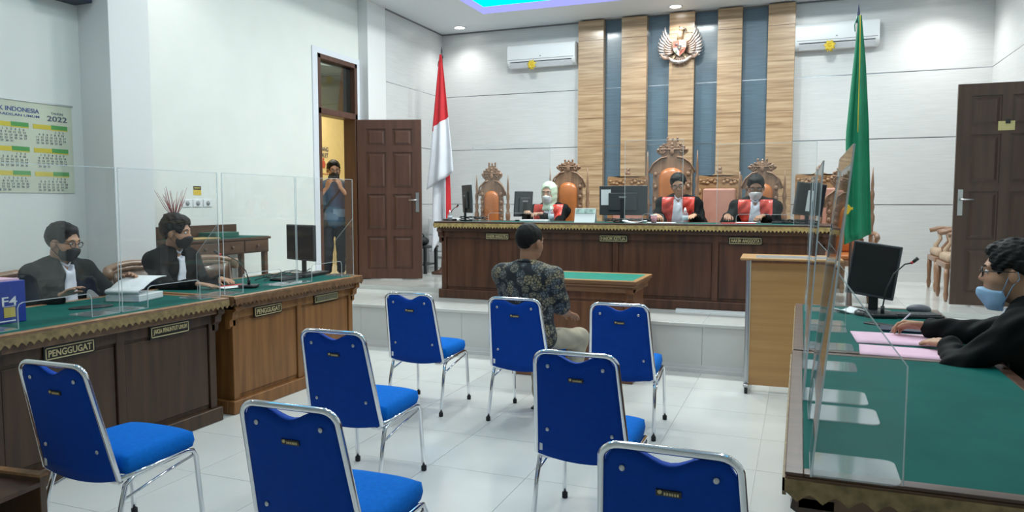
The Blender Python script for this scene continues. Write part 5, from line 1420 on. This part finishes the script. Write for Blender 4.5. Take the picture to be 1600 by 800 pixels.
MB().tube([(.045, -.02, .228), (.068, -.022, .222), (.074, -.022, .205)], [.014, .010, .002], 8).build('beak', EBLK, hd)
MB().tube([(-.005, -.02, .248), (-.01, -.02, .268)], [.012, .003], 6).build('comb', EBLK, hd)
shd = [(-.082, .085), (0, .09), (.082, .085), (.080, .0), (.060, -.055), (0, -.105), (-.060, -.055), (-.080, .0)]
sh_ = MB().prism(shd, -.075, -.055, 'y').build('shield', EGOLD, em)
def field(poly, m): MB().prism(poly, -.079, -.075, 'y').build('field', m, sh_)
field([(-.076, .08), (-.003, .085), (-.003, .0), (-.075, .0)], ERED); field([(.003, .085), (.076, .08), (.075, .0), (.003, .0)], EWHT)
field([(-.075, -.003), (-.003, -.003), (-.003, -.098), (-.057, -.052)], EWHT); field([(.003, -.003), (.075, -.003), (.057, -.052), (.003, -.098)], ERED)
MB().prism([(-.028, .025), (.028, .025), (.022, -.02), (0, -.036), (-.022, -.02)], -.083, -.079, 'y').build('field', EBLK, sh_)
MB().prism([(math.cos(a)*(.014 if k_ % 2 else .006), -.002+math.sin(a)*(.014 if k_ % 2 else .006)) for k_, a in [(k_, PI/2+2*PI*k_/10+PI/10) for k_ in range(10)]], -.085, -.083, 'y').build('star', EGOLD, sh_)
MB().ball((-.038, -.08, -.045), (.018, .004, .026)).build('tree_sign', MATS.get('emblem_green') or mat('emblem_green', (.22, .25, .18), .5), sh_)
MB().ball((-.036, -.08, .035), (.022, .004, .014)).build('bull_sign', EBLK, sh_)
MB().tube([(.012, -.081, -.06), (.03, -.081, -.025), (.058, -.081, -.02)], .005, 6).build('chain_sign', EGOLD, sh_)
MB().tube([(.02, -.081, .05), (.05, -.081, .055), (.055, -.081, .03), (.03, -.081, .022)], .004, 6).build('rice_sign', EGOLD, sh_)
for k_ in range(5):
    a = math.radians(-125+17.5*k_); MB().tube([(0, -.01, -.06), (.10*math.cos(a), -.02, -.06+.10*math.sin(a)), (.16*math.cos(a), -.01, -.06+.16*math.sin(a))], [.02, .018, .006], 6).build('tail_feather', COPPER, em)
for s in (-1, 1): MB().tube([(s*.04, -.03, -.07), (s*.075, -.05, -.125), (s*.085, -.06, -.15)], [.022, .014, .012], 8).build('leg', EGOLD, em)
rb = MB().sheet(lambda u, v: ((u*2-1)*.115, -.055-.02*math.cos((u*2-1)*1.3), -.175+.035*(v-.5)*2*.5 + .045*(u*2-1)**2), 16, 2).build('motto_ribbon', SILV, em, solid=.008)
for s in (-1, 1): MB().sheet(lambda u, v, s=s: (s*(.11+.115*u), -.04+.02*math.sin(u*5), -.135+.055*u+.04*(v-.5)+.012*math.sin(u*7)), 10, 2).build('ribbon_end', COPPER, em, solid=.008)
text_obj('BHINNEKA TUNGGAL IKA', 'motto_lettering', EBLK, em, .17, .012, T(0, -.081, -.172), .002, .01)

em.scale = (1.16, 1.0, 1.16)
# flags
def cloth(fn, nu, nv, name, mats, pick, parent, thick=.004):
    m = MB(); vv = [fn(i/nu, j/nv) for j in range(nv+1) for i in range(nu+1)]
    n0 = len(m.v); m.v += vv
    for j in range(nv):
        for i in range(nu):
            mm = mats[pick((i+.5)/nu, (j+.5)/nv)]; m.use(mm)
            m.f.append((j*(nu+1)+i, j*(nu+1)+i+1, (j+1)*(nu+1)+i+1, (j+1)*(nu+1)+i)); m.mi.append(m.cur); m.smooth.append(True)
    return m.build(name, None, parent, solid=thick)
FRED = mat('flag_red', (.60, .020, .030), .7, var=.1, scale=8); FWHT = mat('flag_white', (.80, .83, .90), .7, var=.03, scale=8)
fg = empty('national_flag', (-4.84, 9.62, P2), 0, 'red and white flag hanging in folds from a dark pole', 'flag')
MB().tube([(0, .03, .03), (.0, .03, 3.12)], .014, 10).build('pole', DARKWOOD, fg)
MB().lathe([(.02, 3.10), (.022, 3.13), (.008, 3.15), (.014, 3.19), (.002, 3.26)], 10, T(0, .03, 0)).build('finial', DKGREY, fg)
MB().tube([(-.01, .03, 3.12), (-.05, .02, 3.05), (-.06, .02, 2.98)], .004, 6).build('tie_cord', DKGREY, fg)
MB().lathe([(.17, 0), (.17, .03), (.06, .06), (.03, .10), (.02, .30)], 20, T(0, .03, 0)).build('stand', DARKWOOD, fg)
def lerp(t, pts):
    for (a, x), (b, y) in zip(pts[:-1], pts[1:]):
        if t <= b: return x + (y-x)*(t-a)/(b-a)
    return pts[-1][1]
# outer fold; v 0 top .. 1 bottom, bottom edge slants: left lower than right
def f1(u, v):
    zt, zl, zr = 3.14, 1.22, 1.47
    zb = zl + (zr-zl)*u
    z = zt + (zb-zt)*v
    xl = lerp(v, [(0, -.012), (.15, -.045), (.5, -.115), (.8, -.165), (1, -.215)]); xr = lerp(v, [(0, .02), (.15, .055), (.5, .125), (.8, .185), (1, .215)])
    x = xl + (xr-xl)*u
    y = -.02 - .05*v*math.sin(u*PI) - .030*v*math.sin(u*13+v*1.5) - .01*v
    return (x, y, z)
cloth(f1, 36, 30, 'flag_cloth', [FRED, FWHT], lambda u, v: 0 if v*(3.14-(1.22+.25*u)) < .88+.18*(1-u) - .05*0 else 1, fg)
def f2(u, v):
    zt = 1.75; zb = .28 + .62*u; z = zt + (zb-zt)*v
    xl = -.13 - .03*v; xr = .12 + .02*v
    return (xl+(xr-xl)*u, .015 - .025*math.sin(u*9+1)*(.4+v) - .01, z)
cloth(f2, 24, 20, 'flag_cloth', [FWHT, FRED], lambda u, v: 1 if u > .80 else 0, fg)
FGRN = mat('flag_green', (.006, .20, .10), .6, var=.12, scale=6); FYEL = mat('flag_yellow', (.70, .48, .03), .55)
gf = empty('green_flag', (.447, 7.60, P1), 0, 'tall green flag with yellow fringe hanging from a dark pole', 'flag')
MB().tube([(0, .03, .03), (-.003, .03, 2.78)], .014, 10).build('pole', DARKWOOD, gf)
MB().lathe([(.016, 2.74), (.022, 2.77), (.010, 2.79), (.012, 2.83), (.001, 2.93)], 10, T(0, .03, 0)).build('finial', mat('navy_finial', (.02, .03, .09), .4), gf)
MB().lathe([(.15, 0), (.15, .03), (.06, .06), (.03, .10), (.02, .30)], 20, T(0, .03, 0)).build('stand', DARKWOOD, gf)
MB().tube([(-.008, .02, 2.80), (-.03, .0, 2.72), (-.025, 0, 2.66)], .005, 6).build('tassel_cord', FGRN, gf)
def f3(u, v):
    zt, zb = 2.80, .70 + .10*u; z = zt + (zb-zt)*v
    xl = lerp(v, [(0, .0), (.3, -.045), (.52, -.075), (.6, -.07), (1, -.06)]); xr = lerp(v, [(0, .025), (.2, .07), (.5, .115), (1, .165)])
    return (xl+(xr-xl)*u, -.015 - .05*min(1, v*2)*math.sin(u*PI) - .030*min(1, v*2)*math.sin(u*12+v), z)
cloth(f3, 32, 26, 'flag_cloth', [FGRN, FYEL], lambda u, v: 0, gf)
MB().tube([(f3(.50, v_)[0], f3(.50, v_)[1]-.006, f3(.50, v_)[2]) for v_ in [k_/12*.52 for k_ in range(13)]], .0045, 6).build('fringe', FYEL, gf)
MB().sheet(lambda u, v: (-.085+.085*u, -.10-.02*math.sin(u*6), .97+.09*v+.05*u*(1-v)+.015*math.sin(u*9+v*3)), 8, 6).build('yellow_emblem', FYEL, gf, solid=.004)

# calendar on the left wall
cal = empty('wall_calendar', (XL+.004, 3.86, 1.62), PI/2, 'large wall calendar for 2022 with yellow and green month headings', 'calendar')
CALP = mat('calendar_paper', (.62, .66, .52), .35, var=.10, scale=2.2)
MB().box(-.80, .54, -.004, 0, 0, .70).build('sheet', CALP, cal)
MB().box(-.81, .55, -.010, 0, .70, .712).build('top_rail', STEEL, cal)
INK = mat('calendar_ink', (.09, .10, .16), .6); INKB = mat('calendar_blue', (.05, .09, .32), .6); CY = mat('calendar_yellow', (.68, .55, .06), .6); CG = mat('calendar_green', (.10, .36, .10), .6)
text_obj('MAHKAMAH AGUNG REPUBLIK INDONESIA', 'title', INKB, cal, 1.00, .034, T(-.24, -.0055, .635), .0015, .01)
text_obj('DIREKTORAT JENDERAL BADAN PERADILAN UMUM', 'subtitle', INKB, cal, 1.00, .024, T(-.24, -.0055, .590), .0015, .005)
text_obj('TAHUN', 'title', INK, cal, .10, .018, T(.41, -.0055, .632), .0015); text_obj('2022', 'year', INK, cal, .17, .042, T(.41, -.0055, .590), .0015, .012)
first = [5, 1, 1, 4, 6, 2, 4, 0, 3, 5, 1, 3]; days = [31, 28, 31, 30, 31, 30, 31, 31, 30, 31, 30, 31]
for r_ in range(3):
    for c_ in range(4):
        mi_ = r_*4+c_; x0 = -.77+.325*c_; z1 = .535-.185*r_
        hb = MB().use(CY).box(x0, x0+.15, -.0055, -.004, z1-.035, z1).use(CG).box(x0+.15, x0+.29, -.0055, -.004, z1-.030, z1+.003).use(CY).box(x0+.15, x0+.29, -.0055, -.004, z1-.038, z1-.030).build('month_heading', None, cal)
        rows = []; d = 1-first[mi_]
        while d <= days[mi_]:
            rows.append('  '.join(('%2d' % k_) if 1 <= k_ <= days[mi_] else '   ' for k_ in range(d, d+7))); d += 7
        rows = [x_ for x_ in rows]
        nb2 = len(rows)
        rows[0] = rows[0] if rows[0].strip() else ' 1'
        full = '\n'.join(x_ for x_ in rows)
        text_obj(full, 'month_numbers', INK, cal, .25, .105, T(x0+.148, -.0055, z1-.098), .0012, .004)
# dark box high on the wall, left of the pillar
sp = empty('wall_speaker', (XL, 4.26, 3.155), 0, 'dark wall speaker high beside the white pillar', 'speaker')
MB().box(0, .20, -.22, .22, 0, .30).build('cabinet', mat('navy_cabinet', (.02, .03, .055), .45), sp, bevel=.01); MB().box(.20, .205, -.19, .19, .03, .27).build('grille', BLACKPL, sp)
# framed picture on the side wall
fr_ = empty('framed_notice', (-5.456, 10.03, 2.01), PI/2, 'small gold framed notice on the side wall behind the flag', 'picture')
MB().box(-.10, .10, -.02, 0, 0, .02).box(-.10, .10, -.02, 0, .37, .39).box(-.10, -.08, -.02, 0, .02, .37).box(.08, .10, -.02, 0, .02, .37).build('frame', BRASS, fr_)
MB().box(-.08, .08, -.01, 0, .02, .37).build('sheet', PAPER, fr_)
# sockets and sticker
for y, lab in ((5.60, 'white wall socket nearest the red reeds'), (5.735, 'white wall socket in the middle of the three'), (5.87, 'white wall socket farthest from the red reeds')):
    o = empty('wall_socket', (XL, y, 1.535), PI/2, lab, 'socket', 'white sockets above the side table')
    MB().box(-.058, .058, -.010, 0, -.037, .037).build('plate', WHITEPL, o, bevel=.003); MB().lathe([(.0, -.0), (.022, 0), (.024, .003), (.024, .004)], 16, T(0, -.010, 0, PI/2, 0, 0)).build('receptacle', GREYPL, o)
stk = empty('warning_sticker', (XL, 5.74, 1.66), PI/2, 'small yellow and black sticker above the wall sockets', 'sticker')
MB().box(-.05, .05, -.002, 0, -.045, .045).build('label_sheet', mat('sticker_yellow', (.75, .52, .04), .5), stk); MB().box(-.05, .05, -.003, -.002, .008, .045).build('black_band', BLACKPL, stk)
MB().box(-.04, .04, -.0035, -.003, .022, .032).build('print', CY, stk)
# side table
sdw = wood('side_table_wood', (.075, .038, .022), (.14, .075, .045), 'y', 2, .35, .25)
stt = empty('side_table', (-5.585, 5.74, 0), 0, 'tall brown side table with drawers and green top against the plain wall', 'table')
MB().box(.0, .40, -.56, .58, 1.165, 1.19).build('table_top', sdw, stt, bevel=.004); MB().box(.02, .385, -.54, .56, 1.19, 1.194).build('green_cover', GREEN, stt)
MB().box(.0, .02, -.56, .50, 1.19, 1.315).build('gallery', sdw, stt, bevel=.004)
MB().box(.02, .38, -.54, .56, 1.03, 1.165).build('apron', sdw, stt)
for y0, y1 in ((-.52, -.18), (-.16, .18), (.20, .54)):
    dw = MB().box(.38, .392, y0, y1, 1.045, 1.155).build('drawer', sdw, stt, bevel=.004); MB().ball((.405, (y0+y1)/2, 1.10), .016).build('knob', DARKWOOD, dw)
for x, y in ((.04, -.52), (.35, -.52), (.04, .53), (.35, .53)): MB().box(x-.025, x+.025, y-.025, y+.025, 0, 1.03).build('leg', sdw, stt, bevel=.004)
for k_, (y, c_, lab) in enumerate(((5.85, (.02, .12, .09), 'dark green folder pile on the side table'), (5.45, (.50, .33, .10), 'flat brown envelope at the front of the side table'))):
    b_ = MB().box(-.11, .11, -.16, .16, 0, .05 if k_ == 0 else .012).build('folder', mat('folder_%d' % k_ if False else ('green_folder' if k_ == 0 else 'manila'), c_, .5), bevel=.004)
    b_.location = (-5.44 if k_ == 0 else -5.31, y, 1.1945); tag(b_, lab, 'folder')
vs_ = empty('reed_vase', (-5.42, 5.27, 1.1945), 0, 'dark vase of thin red reeds behind the man in black', 'vase')
MB().lathe([(.03, 0), (.05, .02), (.06, .08), (.045, .16), (.03, .20), (.035, .22), (.030, .22), (.02, .05)], 16).build('vase', mat('dark_glaze', (.05, .03, .025), .25), vs_)
REED = mat('red_reed', (.28, .05, .05), .6, var=.4, scale=30)
for k_ in range(26):
    a = random.uniform(0, 2*PI); sp_ = random.uniform(.02, .15); hh_ = random.uniform(.36, .50)
    MB().tube([(0, 0, .19), (sp_*.5*math.cos(a), sp_*.6*math.sin(a), .30), (sp_*.5*math.cos(a)*1.3, sp_*1.5*math.sin(a), hh_)], [.0025, .003, .0012], 5).build('reed', REED, vs_)
# corridor notice on the yellow wall
nt_ = empty('toilet_sign', (-7.295, 10.22, 2.10), PI/2, 'toilet notice with a red figure on the yellow corridor wall', 'sign')
text_obj('RUANG\nTOILET', 'lettering', INK, nt_, .27, .17, T(.0, -.003, .26), .002, .01)
MB().prism([(-.03, .0), (.03, .0), (.055, .06), (.02, .12), (-.02, .12), (-.055, .06)], -.004, 0, 'y').ball((0, -.002, .145), (.022, .003, .022)).build('figure_icon', ERED, nt_)
MB().box(-.13, .13, -.003, 0, -.10, -.09).build('underline', ERED, nt_)
# items held by the man in the doorway
ph2 = MB().box(-.075, .075, -.006, .006, -.036, .036).build('smartphone', BLACKPL, bevel=.004); ph2.parent = None
rt = pD['root']; mtx = Matrix.Translation(rt.location) @ Euler((0, 0, rt.rotation_euler[2])).to_matrix().to_4x4()
tp_ = (Vector(pD['tips'][0][1]) + Vector(pD['tips'][1][1]))/2
ph2.location = mtx @ (tp_ + Vector((0, .012, -.01))); ph2.rotation_euler = (0, 0, rt.rotation_euler[2]); tag(ph2, 'dark phone held up by the man in the doorway', 'phone')
BAGM = mat('bag_black', (.015, .017, .02), .6)
bg = MB().ball((.17, .10, .80), (.10, .06, .13), 12, 8).build('sling_bag', BAGM, rt)
bgs = MB().tube([(.16, .13, .90), (.05, .145, 1.05), (-.08, .12, 1.22), (-.13, .03, 1.325), (-.10, -.10, 1.26), (.05, -.15, 1.02), (.16, -.02, .88)], .014, 8).build('bag_strap', BAGM, rt)
MB().box(-.16, .02, .150, .156, .84, .95).build('document_pouch', mat('pouch_blue', (.16, .25, .38), .5), rt)
# corner behind the bench, by the flag
o = empty('black_side_table', (-5.24, 9.70, P2), 0, 'low black table with a bag on it behind the flag', 'table')
MB().box(-.20, .20, -.20, .20, .37, .40).build('table_top', BLACKPL, o, bevel=.004)
for x in (-.17, .17):
    for y in (-.17, .17): MB().box(x-.02, x+.02, y-.02, y+.02, 0, .37).build('leg', BLACKPL, o)
MB().box(-.17, .17, -.17, .17, .12, .14).build('shelf', BLACKPL, o)
o = empty('black_bag', (-5.22, 9.68, P2+.40), 0, 'small black bag on the low black table', 'bag')
MB().ball((0, 0, .07), (.13, .09, .075), 14, 8).build('bag_body', BAGM, o); MB().tube([(-.06, 0, .12), (-.03, 0, .18), (.03, 0, .18), (.06, 0, .12)], .01, 6).build('handle', BAGM, o)
o = empty('white_cabinet', (-5.12, 10.28, P2), 0, 'white plastic drawer cabinet in the corner behind the flag', 'cabinet')
MB().box(-.20, .20, -.18, .18, 0, .80).build('carcass', WHITEPL, o, bevel=.01)
for z in (.05, .30, .55):
    dw = MB().box(-.18, .18, -.19, -.18, z, z+.22).build('drawer', WHITEPL, o, bevel=.004); MB().box(-.06, .06, -.20, -.19, z+.15, z+.17).build('handle', GREYPL, dw)
o = empty('potted_plant', (-5.10, 10.2, P2+.80), 0, 'tiny plant in a dark pot on the white drawer cabinet', 'plant')
MB().lathe([(.04, 0), (.055, .09), (.06, .10), (.05, .10), (.04, .02)], 14).build('pot', BLACKPL, o)
LEAF = mat('leaf_green', (.05, .11, .05), .5)
for k_ in range(8):
    a = k_*2.4; MB().sheet(lambda u, v, a=a: ((.10*u)*math.cos(a)-(v-.5)*.025*math.sin(u*PI)*math.sin(a), (.10*u)*math.sin(a)+(v-.5)*.025*math.sin(u*PI)*math.cos(a), .09+.13*u-.05*u*u), 5, 2).build('leaf', LEAF, o, solid=.002)
